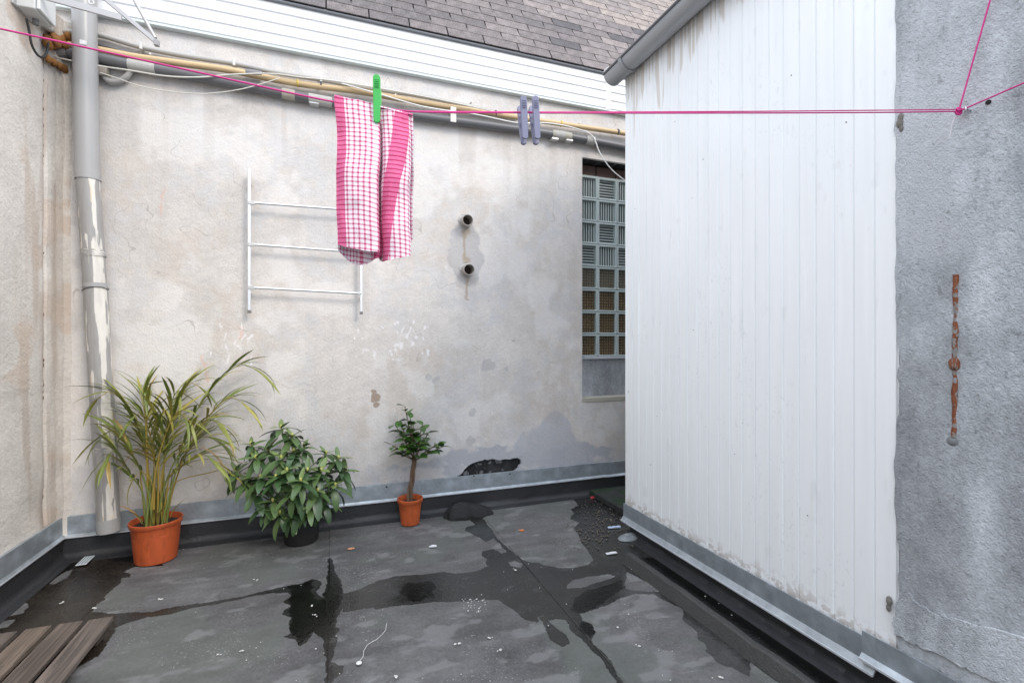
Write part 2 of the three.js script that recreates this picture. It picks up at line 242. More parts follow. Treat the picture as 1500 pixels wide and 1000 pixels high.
{ // low membrane-covered kerb that fences a gutter along the shed
  const s = new THREE.Shape([[1.588, -.01], [1.593, .004], [1.622, .052], [1.632, .057], [1.655, .055], [1.664, .045], [1.676, -.01]].map(p => new THREE.Vector2(...p)));
  const g = new THREE.ExtrudeGeometry(s, { depth: 3.6, bevelEnabled: false, steps: 40 }).translate(0, 0, -2.44); const p = g.attributes.position;
  for (let i = 0; i < p.count; i++) if (p.getY(i) > 0) { p.setX(i, p.getX(i) + .014 * (fbm(p.getZ(i) * 6, 2, 3) - .5)); p.setY(i, p.getY(i) + .012 * (fbm(p.getZ(i) * 9, 7, 3) - .5)); } g.computeVertexNormals();
  mesh('membrane_kerb', g, std([.04, .04, .038], .5, { bumpMap: floorBump, bumpScale: .004 }), floorG);
}

// ---------------------------------------------------------------- back wall
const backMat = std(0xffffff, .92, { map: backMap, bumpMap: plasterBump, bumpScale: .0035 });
const zinc = std(0xffffff, .42, { map: metalMap, metalness: .55 });
const zincEdge = std([.62, .65, .68], .4, { metalness: .3 });
const bwall = thing('plastered_wall', 'weathered white plaster wall with glass block window and pipes along its top', 'wall');
const nicheX = onBack(853, 400, ZB).x, nicheT = onBack(853, 230, ZB).y, nicheB = onBack(853, 588, ZB).y, gB = onBack(853, 527, ZB).y + .005;
{
  const s = new THREE.Shape([[XL - .1, .2], [3.6, .2], [3.6, 3.62], [XL - .1, 3.62]].map(p => new THREE.Vector2(...p)));
  s.holes.push(new THREE.Path([[nicheX, nicheB], [nicheX + .84, nicheB], [nicheX + .84, nicheT], [nicheX, nicheT]].map(p => new THREE.Vector2(...p))));
  const patch = [[560, 469], [600, 425], [640, 395], [700, 375], [760, 378], [820, 376], [860, 368], [876, 380], [878, 400], [850, 432], [800, 445], [700, 452], [640, 462]].map(([x, y]) => onBack(500 + x / 3.333, 560 + y / 3.333, ZB));
  const pts = []; patch.forEach((p, i) => { const q = patch[(i + 1) % patch.length]; for (let k = 0; k < 4; k++) { const t = k / 4; pts.push(new THREE.Vector2(p.x + (q.x - p.x) * t + (k ? rr(-.006, .006) : 0), p.y + (q.y - p.y) * t + (k ? rr(-.006, .006) : 0))); } });
  s.holes.push(new THREE.Path(pts));
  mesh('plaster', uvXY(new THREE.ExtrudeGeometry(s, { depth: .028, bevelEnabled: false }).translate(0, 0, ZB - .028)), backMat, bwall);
  const sootMap = tex(256, 256, 0, 0, .5, .5, (x, y) => { const a = fbm(x * 22, y * 22, 4), w = sm(.6, .72, fbm(x * 30 + 9, y * 30, 3)); const v = 22 + 50 * a + 120 * w * .7; return [v, v, v * 1.02]; });
  const s2 = new THREE.Shape([[XL - .1, -.3], [3.6, -.3], [3.6, 3.6], [XL - .1, 3.6]].map(p => new THREE.Vector2(...p)));
  s2.holes.push(new THREE.Path([[nicheX + .002, nicheB], [nicheX + .838, nicheB], [nicheX + .838, nicheT], [nicheX + .002, nicheT]].map(p => new THREE.Vector2(...p))));
  mesh('substrate', uvXY(new THREE.ExtrudeGeometry(s2, { depth: .25, bevelEnabled: false }).translate(0, 0, ZB - .29)), std(0xffffff, .9, { map: sootMap, bumpMap: plasterBump, bumpScale: .006 }), bwall);
  // niche: apron below the glass, sloped sill, lintel soffit comes from the wall thickness
  const X0 = nicheX + .0, X1 = nicheX + .84, ZG = ZB - .13;
  mesh('apron', uvXY(box(X0 - .02, X1 + .02, nicheB - .05, gB, ZG - .1, ZG + .025)), std(0xffffff, .9, { map: cementMap, bumpMap: cementBump, bumpScale: .003 }), bwall);
  mesh('window_sill', uvXZ(rbox(X0 + .002, X1, nicheB - .01, nicheB + .03, ZG, ZB + .004, .006)), std([.42, .40, .34], .9, { bumpMap: cementBump, bumpScale: .003 }), bwall);
  mesh('sill_bed', uvXZ(rbox(X0 + .002, X1, gB - .004, gB + .016, ZG - .02, ZG + .045, .005)), std([.5, .52, .56], .85), bwall);
  mesh('interior_panel', box(X0 - .05, X1 + .05, gB, nicheT + .1, ZG - .16, ZG - .15), std([.3, .29, .28], .9), bwall);  // grey panel standing in for the unlit room behind the blocks
  // glass blocks
  const P = .1975, mort = std([.42, .46, .46], .85);
  const sq = (a, r) => { const q = new THREE.Shape(); q.moveTo(-a + r, -a); q.lineTo(a - r, -a); q.quadraticCurveTo(a, -a, a, -a + r); q.lineTo(a, a - r); q.quadraticCurveTo(a, a, a - r, a); q.lineTo(-a + r, a); q.quadraticCurveTo(-a, a, -a, a - r); q.lineTo(-a, -a + r); q.quadraticCurveTo(-a, -a, -a + r, -a); return q; };
  const rim = sq(.092, .012); rim.holes.push(sq(.087, .014)); const rimG = new THREE.ExtrudeGeometry(rim, { depth: .05, bevelEnabled: true, bevelSize: .005, bevelThickness: .005, bevelSegments: 2, curveSegments: 4 }).translate(0, 0, -.055);
  const rimM = new THREE.MeshPhysicalMaterial({ color: new THREE.Color(.5, .57, .56), roughness: .06, clearcoat: .6, side: THREE.DoubleSide });
  const vb = [], hb = []; for (let i = -3; i <= 3; i++) { vb.push(new THREE.CylinderGeometry(.0058, .0058, .172, 8).translate(i * .0245, 0, 0)); hb.push(new THREE.CylinderGeometry(.0058, .0058, .172, 8).rotateZ(Math.PI / 2).translate(0, i * .0245, -.004)); }
  const gv = merge(vb), gh = merge(hb), gg = merge([...vb, ...hb].map(g => g.clone().scale(1, 1, .5)));
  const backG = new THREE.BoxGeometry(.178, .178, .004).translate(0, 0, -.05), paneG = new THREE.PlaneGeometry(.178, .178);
  const paneM = new THREE.MeshPhysicalMaterial({ color: new THREE.Color(.9, .96, .95), roughness: .05, transmission: 1, thickness: 0, ior: 1.5, side: THREE.DoubleSide });
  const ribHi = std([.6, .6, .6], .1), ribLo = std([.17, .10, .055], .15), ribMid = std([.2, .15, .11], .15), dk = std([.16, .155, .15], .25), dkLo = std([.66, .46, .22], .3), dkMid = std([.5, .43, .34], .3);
  for (let c = 0; c < 4; c++) for (let r = 0; r < 8; r++) {
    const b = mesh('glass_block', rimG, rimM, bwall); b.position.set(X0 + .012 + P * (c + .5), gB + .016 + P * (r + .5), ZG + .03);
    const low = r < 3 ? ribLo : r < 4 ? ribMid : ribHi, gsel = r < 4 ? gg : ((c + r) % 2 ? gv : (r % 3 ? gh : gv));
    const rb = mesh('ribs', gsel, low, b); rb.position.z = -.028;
    mesh('block_back', backG, r < 3 ? dkLo : r < 4 ? dkMid : dk, b);  // plate colour holds the room's light: amber-lit low rows, dim above
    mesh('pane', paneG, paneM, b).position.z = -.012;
  }
  const jg = []; for (let c = 0; c <= 4; c++) jg.push(box(X0 + .012 + P * c - .008, X0 + .012 + P * c + .008, gB, gB + .016 + P * 8 + .01, ZG - .06, ZG + .022)); for (let r = 0; r <= 8; r++) jg.push(box(X0, X1, gB + .016 + P * r - .008, gB + .016 + P * r + .008, ZG - .058, ZG + .021));
  mesh('mortar_joints', merge(jg), mort, bwall);
  const brickM = std([.13, .085, .07], .9, { bumpMap: cementBump, bumpScale: .004 }); const yb = gB + .016 + P * 8 + .012;
  for (let c = 0; c < 4; c++) mesh('brick', uvXY(rbox(X0 + .01 + c * .2, X0 + .196 + c * .2, yb, Math.min(yb + .085, nicheT + .06), ZG - .08, ZG + .012, .005)), brickM, bwall);
}
{ // zinc flashing along the foot of the back wall, with a bent-out lip
  const prof = [[.004, .265], [.0135, .262], [.014, .155], [.026, .142], [.0235, .14], [.004, .152]];
  const s = new THREE.Shape(prof.map(p => new THREE.Vector2(...p)));
  const mk = (L) => uvXY(new THREE.ExtrudeGeometry(s, { depth: L, bevelEnabled: false }).rotateY(-Math.PI / 2));
  for (const [a, b, dy] of [[-1.50, -.92, -.004], [-.925, .62, 0], [.615, 2.2, .003], [2.195, 3.5, 0]]) { const f = mesh('flashing', mk(b - a), zinc, bwall); f.position.set(b, dy, ZB); f.rotation.z = rr(-.002, .002); mesh('flashing_lip', box(a - b, 0, .137, .1435, .018, .0285), zincEdge, f); }
  for (const [px, py] of [[566, 713], [694, 697], [747, 694], [420, 735]]) { const p = onBack(px, py, ZB + .016); mesh('nail', new THREE.CylinderGeometry(.006, .006, .006, 8).rotateX(Math.PI / 2).translate(p.x, p.y, p.z), std([.03, .03, .03], .6), bwall); }
}
// two vent pipes
function ventPipe(px, py, label) {
  const p = onBack(px, py, ZB), t = thing('vent_pipe', label, 'vent pipe', [p.x, p.y, ZB]);
  mesh('pipe', new THREE.LatheGeometry([[.043, 0], [.043, .085], [.041, .088], [.037, .086], [.037, -.03]].map(q => new THREE.Vector2(...q)), 24).rotateX(Math.PI / 2), std([.36, .33, .30], .6), t);
  mesh('pipe_bottom', new THREE.CircleGeometry(.037, 20).translate(0, 0, .004), std([.05, .035, .028], .9), t);
  const c = new THREE.TorusGeometry(.046, .011, 8, 24); const q = c.attributes.position; for (let i = 0; i < q.count; i++) q.setXY(i, q.getX(i) * (1 + .2 * (vn(i * .7, 3) - .5)), q.getY(i) * (1 + .2 * (vn(i * .7, 9) - .5)));
  mesh('mortar_collar', c, std([.46, .45, .43], .95), t); t.rotation.x = .06; return t;
}
ventPipe(681, 325, 'short round vent pipe, the upper of two in the plaster wall');
ventPipe(683, 396, 'short round vent pipe, the lower of two, inside the damp stain');

// ---------------------------------------------------------------- left wall with a rounded corner strip
const sideMat = std(0xffffff, .93, { map: sideMap, bumpMap: plasterBump, bumpScale: .005 });
const lwall = thing('side_wall', 'beige rough plaster wall with cracked strip beside the downpipe', 'wall');
{
  const prof = [[-1.8, 2.6], [XL, 2.6], [XL, -1.95], [XL, -2.05], [XL, -3.42], [XL - .004, -3.445], [XL - .016, -3.455], [XL - .018, -3.47], [XL - .006, -3.485], [XL - .001, -3.51], [XL + .004, -3.56], [XL + .018, -3.61], [XL + .05, ZB - .01], [-1.8, ZB - .01], [-1.8, -2.05], [-1.8, -1.95]];
  const s = new THREE.Shape(prof.map(([x, z]) => new THREE.Vector2(x, -z)));
  const g = new THREE.ExtrudeGeometry(s, { depth: 3.06, bevelEnabled: false, steps: 60 }).rotateX(-Math.PI / 2).translate(0, .14, 0);
  const p = g.attributes.position; for (let i = 0; i < p.count; i++) { const z = p.getZ(i); if (p.getX(i) > -1.6 && z < -3.3) p.setX(i, p.getX(i) + .014 * (fbm(p.getY(i) * 5, z * 8, 3) - .5)); } g.computeVertexNormals();
  { const p2 = g.attributes.position; for (let i = 0; i < p2.count; i++) { const z = p2.getZ(i), y = p2.getY(i); if (z > -2 && y > 2.12) p2.setY(i, 2.12 + (y - 2.12) * .02); } }  // unseen near stretch stepped down so more sky light reaches the white boards
  mesh('plaster', planar(g, (x, y, z) => [z, y]), sideMat, lwall);
  const pit = [], pm = std([.12, .055, .03], .95); for (let i = 0; i < 46; i++) { const y = rr(.4, 2.9), r = rr(.003, .008); pit.push(new THREE.IcosahedronGeometry(r, 0).scale(.5, rr(1, 2.4), 1).translate(XL - .002 - .006, y, -3.447 + rr(-.008, .008))); }
  const pm2 = mesh('crack_grit', merge(pit), pm, lwall); pm2.userData.kind = 'stuff';
  const s2 = new THREE.Shape([[.004, .265], [.0135, .262], [.014, .155], [.026, .142], [.0235, .14], [.004, .152]].map(q => new THREE.Vector2(...q)));
  for (const [a, b] of [[ZB + .02, -2.6], [-2.605, 2.5]]) { const f = mesh('flashing', uvZY(new THREE.ExtrudeGeometry(s2, { depth: b - a, bevelEnabled: false }).translate(XL, 0, a)), zinc, lwall); mesh('flashing_lip', box(XL + .018, XL + .0285, .137, .1435, a, b), zincEdge, f); }
  // rusty foam round the pipe hole
  const fo = []; for (let i = 0; i < 16; i++) { const q = onSide(rr(66, 98), rr(52, 66), XL + .02); fo.push(new THREE.IcosahedronGeometry(rr(.018, .035), 2).scale(.6, 1, 1.2).translate(XL + rr(.0, .05), q.y, Math.max(q.z, ZB + .03))); }
  for (let i = 0; i < 7; i++) { const q = onSide(70 + i * 4, 86 + i * 2.6, XL + .02); fo.push(new THREE.IcosahedronGeometry(rr(.014, .026), 2).scale(.7, 1, 1.2).translate(XL + rr(.0, .03), q.y, Math.max(q.z, ZB + .03))); }
  const fg = merge(fo), fp = fg.attributes.position; for (let i = 0; i < fp.count; i++) fp.setX(i, fp.getX(i) + .008 * (vn(fp.getY(i) * 90, fp.getZ(i) * 90) - .5)); mesh('foam_seal', fg, std([.26, .115, .03], .9), lwall);
}

// ---------------------------------------------------------------- downpipe
{
  const zc = ZB + .09, pt = (px, py) => onBack(px, py, zc), R = .059;
  const t = thing('downpipe', 'fat grey plastic downpipe with peeling pale patches in the wall corner', 'downpipe');
  const planar2 = g => { const p = g.attributes.position, q = g.attributes.uv; for (let i = 0; i < p.count; i++) q.setY(i, p.getY(i) / 2.6); return g; };
  const up = std([.36, .358, .356], .28), peel = tex(512, 1024, 0, 0, 1, 1, (u, v) => { const m = sm(.5, .55, fbm(u * 16, v * 14 + .4 * fbm(u * 40, v * 40, 2), 4) * .8 + .32 * sm(.1, .0, Math.abs(u - .105 - .02 * (fbm(3, v * 12, 2) - .5)))); const k = 1 + .12 * (fbm(u * 20, v * 30, 3) - .5); const rust = .5 * sm(.62, .75, fbm(u * 9 + 40, v * 12, 3)) * m; return [(154 + (214 - 154) * m - 25 * rust) * k, (152 + (210 - 152) * m - 45 * rust) * k, (150 + (202 - 150) * m - 80 * rust) * k]; });
  const lo = std(0xffffff, .34, { map: peel });
  const cyl = (a, b, r) => { const d = b.clone().sub(a), g = new THREE.CylinderGeometry(r, r, d.length(), 40, 1, true); g.applyQuaternion(new THREE.Quaternion().setFromUnitVectors(V(0, -1, 0), d.clone().normalize())); return g.translate((a.x + b.x) / 2, (a.y + b.y) / 2, (a.z + b.z) / 2); };
  const seg = (a, b, r, m, n) => mesh(n, planar2(cyl(a, b, r)), m, t);
  seg(pt(121, -90), pt(128, 262), R, up, 'pipe_section'); seg(pt(128.0, 255), pt(139, 425), R * .955, lo, 'pipe_section'); seg(pt(139, 418), pt(153.5, 665), R * .99, lo, 'pipe_section'); seg(pt(153, 655), pt(159, 778), R * .96, lo, 'pipe_section');
  const ring = (px, py, r, m, n = 'collar', w = .02) => { const a = pt(px, py), b = pt(px + .05, py + 1), d = b.clone().sub(a).normalize(); mesh(n, cyl(a.clone().addScaledVector(d, -w), a.clone().addScaledVector(d, w), r), m, t); };
  ring(128, 255, R * 1.03, up, 'socket', .035); ring(136.5, 371, R * 1.0, lo); ring(139, 418, R * 1.025, up, 'collar', .012); ring(153.5, 658, R * 1.03, lo); ring(158.5, 768, R * 1.0, up, 'collar', .04);
  const wpt = []; for (let i = 0; i <= 24; i++) { const a = i / 24 * Math.PI * 2, c = pt(139.5, 424); wpt.push(V(c.x + Math.cos(a) * R * 1.05, c.y + .012 * Math.sin(a * 1.5), c.z + Math.sin(a) * R * 1.05)); } mesh('wire', tube(wpt, .002, 60, 6), std([.05, .05, .05], .5), t);
  const cl = pt(127, 70); mesh('label_sticker', box(cl.x - .012, cl.x + .02, cl.y - .013, cl.y + .012, zc + R - .003, zc + R + .0015), std([.75, .75, .75], .6), t);
}

// ---------------------------------------------------------------- pipes and cables along the top of the back wall
const bpts = (L, off) => L.map(([x, y]) => onBack(x, y, ZB + off));
{
  const t = thing('drain_pipe', 'dark grey plastic drain pipe patched with tape, running under the beige pipe', 'pipe');
  const path = [[58, 70], [75, 74], [142, 85], [190, 95], [260, 107], [338, 122], [416, 137], [491, 151], [600, 168], [720, 184], [800, 195], [860, 205], [917, 216], [990, 230]];
  const pp = bpts(path, .045), curve = new THREE.CatmullRomCurve3(pp, false, 'centripetal');
  mesh('pipe', new THREE.TubeGeometry(curve, 90, .033, 16), std([.125, .125, .132], .42), t);
  const tape = std([.5, .49, .46], .5, { bumpMap: plasterBump, bumpScale: .006 }), tape2 = std([.46, .44, .36], .6, { bumpMap: plasterBump, bumpScale: .006 });
  const at = px => { let lo = 0, hi = 1; for (let i = 0; i < 30; i++) { const m = (lo + hi) / 2, q = curve.getPoint(m), w = onBack(px, 120, ZB + .045).x; if (q.x < w) lo = m; else hi = m; } return lo; };
  const wrap = (a, b, m, r = .035) => { const u0 = at(a), u1 = at(b), ps = []; for (let i = 0; i <= 6; i++) ps.push(curve.getPoint(u0 + (u1 - u0) * i / 6)); mesh('tape_wrap', new THREE.TubeGeometry(new THREE.CatmullRomCurve3(ps), 12, r, 16), m, t); };
  wrap(75, 100, std([.34, .33, .33], .4, { metalness: .5, bumpMap: plasterBump, bumpScale: .01 }), .042); wrap(188, 228, tape); wrap(413, 432, tape2); wrap(452, 486, tape); wrap(501, 512, tape2); wrap(808, 836, tape2); wrap(812, 826, tape, .0365); wrap(858, 870, tape, .0355);
  for (const [px, py] of [[460, 153], [811, 205], [832, 207]]) { const p = onBack(px, py, ZB + .03); mesh('strap_end', rbox(p.x - .03, p.x + .03, p.y - .008, p.y + .008, p.z - .03, p.z + .035, .003), std([.6, .6, .6], .35, { metalness: .5 }), t); }
  const u = bpts([[150, 100], [152, 112], [160, 119], [175, 118], [187, 110], [192, 100]], .03); mesh('bend', tube(u, .017, 30, 12), std([.36, .35, .34], .5), t);
  const hk = onBack(153, 106, ZB + .03); mesh('clamp', rbox(hk.x - .025, hk.x + .02, hk.y - .03, hk.y + .03, hk.z - .03, hk.z + .03, .006), std([.3, .27, .23], .7), t);
}
{
  const t = thing('beige_pipe', 'thin beige pipe sagging between clamps along the plaster wall', 'pipe');
  const path = [[100, 66], [150, 74], [190, 82], [260, 92], [338, 103], [416, 119], [470, 127], [520, 133], [600, 147], [667, 158], [740, 169], [800, 178], [860, 187], [920, 196], [990, 207]];
  mesh('pipe', new THREE.TubeGeometry(new THREE.CatmullRomCurve3(bpts(path, .05), false, 'centripetal'), 90, .0205, 12), std([.56, .41, .23], .5), t);
  const gm = std([.1, .1, .11], .6), wm = std([.62, .6, .56], .5), ym = std([.62, .45, .1], .6);
  for (const [px, py, m, w] of [[470, 124, gm, .006], [726, 166, gm, .006], [905, 193, gm, .01], [372, 108, std([.2, .19, .2], .6), .055], [436, 122, ym, .008], [822, 181, ym, .007]]) { const c = onBack(px, py, ZB + .05); const g = new THREE.TorusGeometry(.021, .004, 6, 18).rotateY(Math.PI / 2).scale(w / .004, 1, 1); g.translate(c.x, c.y, c.z); mesh('clamp', g, m, t); }
  const b = onBack(664, 166, ZB + .075); mesh('bracket_plate', rbox(b.x - .022, b.x + .022, b.y - .065, b.y + .05, b.z - .004, b.z + .003, .002), wm, t);
  for (const [px, py] of [[221, 81], [540, 132], [579, 140], [690, 150], [776, 160], [848, 181]]) { const c = onBack(px, py, ZB + .02); mesh('screw', new THREE.CylinderGeometry(.007, .007, .04, 8).rotateX(Math.PI / 2).translate(c.x, c.y, c.z), wm, t); }
}
{
  const t = thing('grey_conduit', 'light grey electrical conduit clipped above the beige pipe, leading to the box', 'conduit');
  const first = [onSide(54, 24, XL + .03), onSide(66, 38, XL + .03), onBack(82, 45, ZB + .03)];
  mesh('tube', new THREE.TubeGeometry(new THREE.CatmullRomCurve3([...first, ...bpts([[103, 47], [140, 50], [207, 69], [267, 81], [343, 93], [400, 105], [467, 116], [530, 127], [620, 141], [700, 158], [760, 170]], .034)], false, 'centripetal'), 100, .0165, 12), std([.42, .41, .385], .5), t);
  for (const [px, py] of [[78, 44], [207, 69], [343, 93], [470, 117]]) { const c = onBack(px, py, ZB + .034); mesh('clip', rbox(c.x - .008, c.x + .008, c.y - .021, c.y + .021, ZB, c.z + .020, .004), std([.62, .61, .58], .5), t); }
}
{
  const cw = std([.62, .6, .54], .5), ck = std([.02, .02, .02], .5);
  single('thin_cable', tube(bpts([[66, 81], [100, 88], [142, 96], [190, 103], [240, 111], [290, 113], [340, 109], [400, 108], [440, 113], [480, 117], [560, 130], [640, 145], [735, 166]], .088), .0045, 90, 6), cw, 'white cable draped in front of the dark drain pipe', 'cable');
  single('thin_cable', tube(bpts([[146, 106], [170, 114], [205, 126], [250, 134], [300, 137], [350, 131], [385, 122], [410, 114]], .09), .003, 60, 6), cw, 'thin slack cream cable looping down below the drain pipe', 'cable');
  single('thin_cable', tube(bpts([[500, 122], [560, 139], [620, 156], [700, 168], [760, 180], [800, 180], [840, 187], [868, 199], [878, 222], [895, 247], [930, 275]], .085), .0045, 80, 6), std([.8, .8, .78], .45), 'white cable hanging down across the glass block window corner', 'cable');
  single('thin_cable', tube([[38, 27], [42, 45], [46, 66], [54, 80], [62, 84], [68, 76], [70, 62]].map(([x, y]) => onSide(x, y, XL + .03)), .006, 50, 8), ck, 'black cable loop hanging from the grey wall box', 'cable');
  single('thin_cable', tube(bpts([[140, 66], [165, 72], [190, 79], [230, 84]], .05), .007, 30, 8), ck, 'short black cable behind the pink clothesline next to downpipe', 'cable');
}
{ // wall box (seen from below)
  const p = onSide(34, 14, XL), t = thing('junction_box', 'grey electrical box fixed high on the beige side wall', 'electrical box', [XL, p.y, p.z]);
  mesh('housing', rbox(0, .085, -.03, .26, -.08, .085, .006), std([.56, .57, .56], .5), t);
  mesh('lid', rbox(.087, .102, -.024, .255, -.074, .079, .004), std([.66, .67, .66], .45), t);
  mesh('cable_gland', new THREE.CylinderGeometry(.014, .014, .03, 12).translate(.04, -.042, -.02), std([.2, .2, .2], .5), t);
}
{ // triangular metal bracket reaching out from the side wall
  const z = -3.18, q = (px, py) => onBack(px, py, z), gm = std([.42, .41, .41], .4, { metalness: .5 });
  const t = thing('metal_bracket', 'grey triangular metal bracket sticking out above the downpipe', 'bracket');
  const flat = (a, b, w, d = .006) => { const l = a.distanceTo(b), g = new RoundedBoxGeometry(l, w, d, 1, .002); g.rotateZ(Math.atan2(b.y - a.y, b.x - a.x)); return g.translate((a.x + b.x) / 2, (a.y + b.y) / 2, z); };
  mesh('arm', flat(q(55, -8), q(178, 26), .034, .01), gm, t); mesh('strut', flat(q(130, -22), q(230, 63), .022, .014), gm, t); mesh('rod', bar(q(184, -22), q(227, 56), .009, 10), gm, t);
  const e = q(134, 4); mesh('hole_grommet', new THREE.TorusGeometry(.011, .003, 6, 18).translate(e.x, e.y, z + .006), std([.7, .7, .7], .4), t);
  const tip = q(229, 62); mesh('tip_cap', rbox(tip.x - .012, tip.x + .012, tip.y - .02, tip.y + .012, z - .012, z + .012, .003), std([.32, .31, .31], .5), t);
  mesh('wall_plate', rbox(XL, XL + .012, q(55, 0).y - .06, q(55, 0).y + .3, z - .04, z + .04, .003), gm, t); mesh('arm_root', flat(V(XL + .004, q(55, -8).y + .03, z), q(56, -8), .03, .01), gm, t);
  mesh('strut_root', flat(V(XL + .004, q(130, -22).y + .16, z), q(131, -22), .022, .014), gm, t); mesh('rod_root', bar(V(XL + .004, q(130, -22).y + .2, z), q(184, -22), .009), gm, t);
}
{ // ladder-shaped rack
  const t = thing('wall_rack', 'white metal ladder rack with three rungs hung on the plaster wall', 'rack'); const z = ZB + .06, q = (px, py) => onBack(px, py, z);
  const m = std([.78, .79, .8], .22, { metalness: .8 }), dm = std([.2, .19, .18], .6);
  const rail = (px, a, b) => { const A = q(px, a), B = q(px, b); mesh('rail', rbox(A.x - .010, A.x + .010, B.y, A.y, z - .012, z + .012, .004), m, t); mesh('rail_foot', rbox(A.x - .011, A.x + .011, B.y - .016, B.y + .004, z - .01, z + .01, .003), dm, t); for (const f of [.12, .9]) { const y = B.y + (A.y - B.y) * f; mesh('standoff', new THREE.CylinderGeometry(.007, .007, .05, 8).rotateX(Math.PI / 2).translate(A.x, y, z - .033), dm, t); } return A.x; };
  rail(365, 247, 455); rail(529, 278, 457);
  for (const [a, b] of [[297, 309], [358, 370], [421, 430]]) { const A = q(365, a), B = q(529, b); mesh('rung', bar(V(A.x, A.y, z + .008), V(B.x, B.y, z + .008), .009, 12), m, t); for (const [P, s] of [[A, 1], [B, -1]]) mesh('rung_bracket', rbox(P.x + s * .006 - .016, P.x + s * .02 + .012, P.y - .013, P.y + .012, z - .002, z + .018, .003), std([.55, .54, .52], .4, { metalness: .5 }), t); }
}

// ---------------------------------------------------------------- white fascia and shingle roof above the back wall
const pvc = std([.76, .77, .78], .38);
{
  const y0 = onBack(640, 112, ZB + .04).y, y1 = onBack(640, 55, ZB + .04).y, n = 4, h = (y1 - y0) / n;
  const t = thing('white_fascia', 'white board fascia below the shingle roof edge', 'fascia'); const xj = onBack(891, 140, ZB + .04).x;
  for (const [a, b] of [[XL - .1, xj - .02], [xj + .02, 4.2]]) for (let i = 0; i < n; i++) { const s = new THREE.Shape([[0, .001], [.026, .001], [.026, .005], [.037, .012], [.037, h - .002], [.033, h], [0, h]].map(p => new THREE.Vector2(...p))); mesh('fascia_board', new THREE.ExtrudeGeometry(s, { depth: b - a, bevelEnabled: false }).rotateY(-Math.PI / 2).translate(b, y0 + i * h, ZB + .002), pvc, t); }
  mesh('joint_cover', rbox(xj - .024, xj + .024, y0 - .004, y1 + .002, ZB + .002, ZB + .044, .004), pvc, t);
  mesh('drip_trim', rbox(XL - .1, 4.2, y0 - .014, y0 + .001, ZB + .001, ZB + .041, .003), std([.6, .66, .66], .4), t);
  mesh('backing', box(XL - .1, 4.2, y0, y1 + .02, ZB - .1, ZB + .0015), std([.3, .3, .3], .9), t);
  const roof = thing('shingle_roof', 'steep roof of weathered brown-grey bitumen shingles above white fascia', 'roof', [0, y1 + .012, ZB + .05]);
  roof.rotation.x = 0; const PIT = 60 * Math.PI / 180, up = V(0, Math.sin(PIT), -Math.cos(PIT)), E = .108, W = .285;
  const plane = new THREE.Group(); // positions computed directly, each shingle a child of the roof
  const tones = [[.21, .2, .205], [.26, .242, .245], [.31, .285, .285], [.37, .34, .33], [.45, .41, .38], [.15, .148, .16]].map(c => std(c, .95, { map: grain, bumpMap: cementBump, bumpScale: .003 }));
  const geos = [0, 1, 2].map(k => { const g = new RoundedBoxGeometry(W - .008, .165, .008, 1, .003); const p = g.attributes.position; for (let i = 0; i < p.count; i++) if (p.getY(i) < 0) { p.setY(i, p.getY(i) + .006 * (vn(p.getX(i) * 14 + k * 20, k) - .5)); } return planar(g, (x, y) => [x + k * .13, y + k * .21]); });
  for (let r = 0; r < 17; r++) for (let c = -1; c < 16; c++) {
    const x = c * W + (r % 2 ? W / 2 : 0) + .1 + (r * 37 % 5) * .012, s = r * E; if (x > 4.4) continue;
    const w = .55 * (x - .6) / 3 + .5 * r / 16 + (fbm(x * 1.1, r * .45, 3) - .5) * .8 + rr(-.16, .16);
    const m = tones[rnd() < .05 ? 5 : clamp(Math.floor(w * 4.2 + .6), 0, 4)];
    const g = mesh('shingle', geos[(c + r * 2 + 40) % 3], m, roof); g.rotation.set(-(Math.PI / 2 - PIT) - .035, 0, rr(-.006, .006)); const o = s + .08;
    g.position.set(x, up.y * o + .014 * Math.cos(PIT) + rr(0, .0015), up.z * o + .014 * Math.sin(PIT) + rr(0, .0015));
  }
  const deck = new THREE.BoxGeometry(6.6, 2.1, .03).translate(1.3, 1.05, -.022).rotateX(-(Math.PI / 2 - PIT)); mesh('roof_deck', deck, std([.03, .03, .032], .95), roof);
  mesh('edge_roll', bar(V(XL - .1, -.004, -.004), V(4.2, -.004, -.004), .012, 10), std([.2, .21, .23], .6), roof);
}

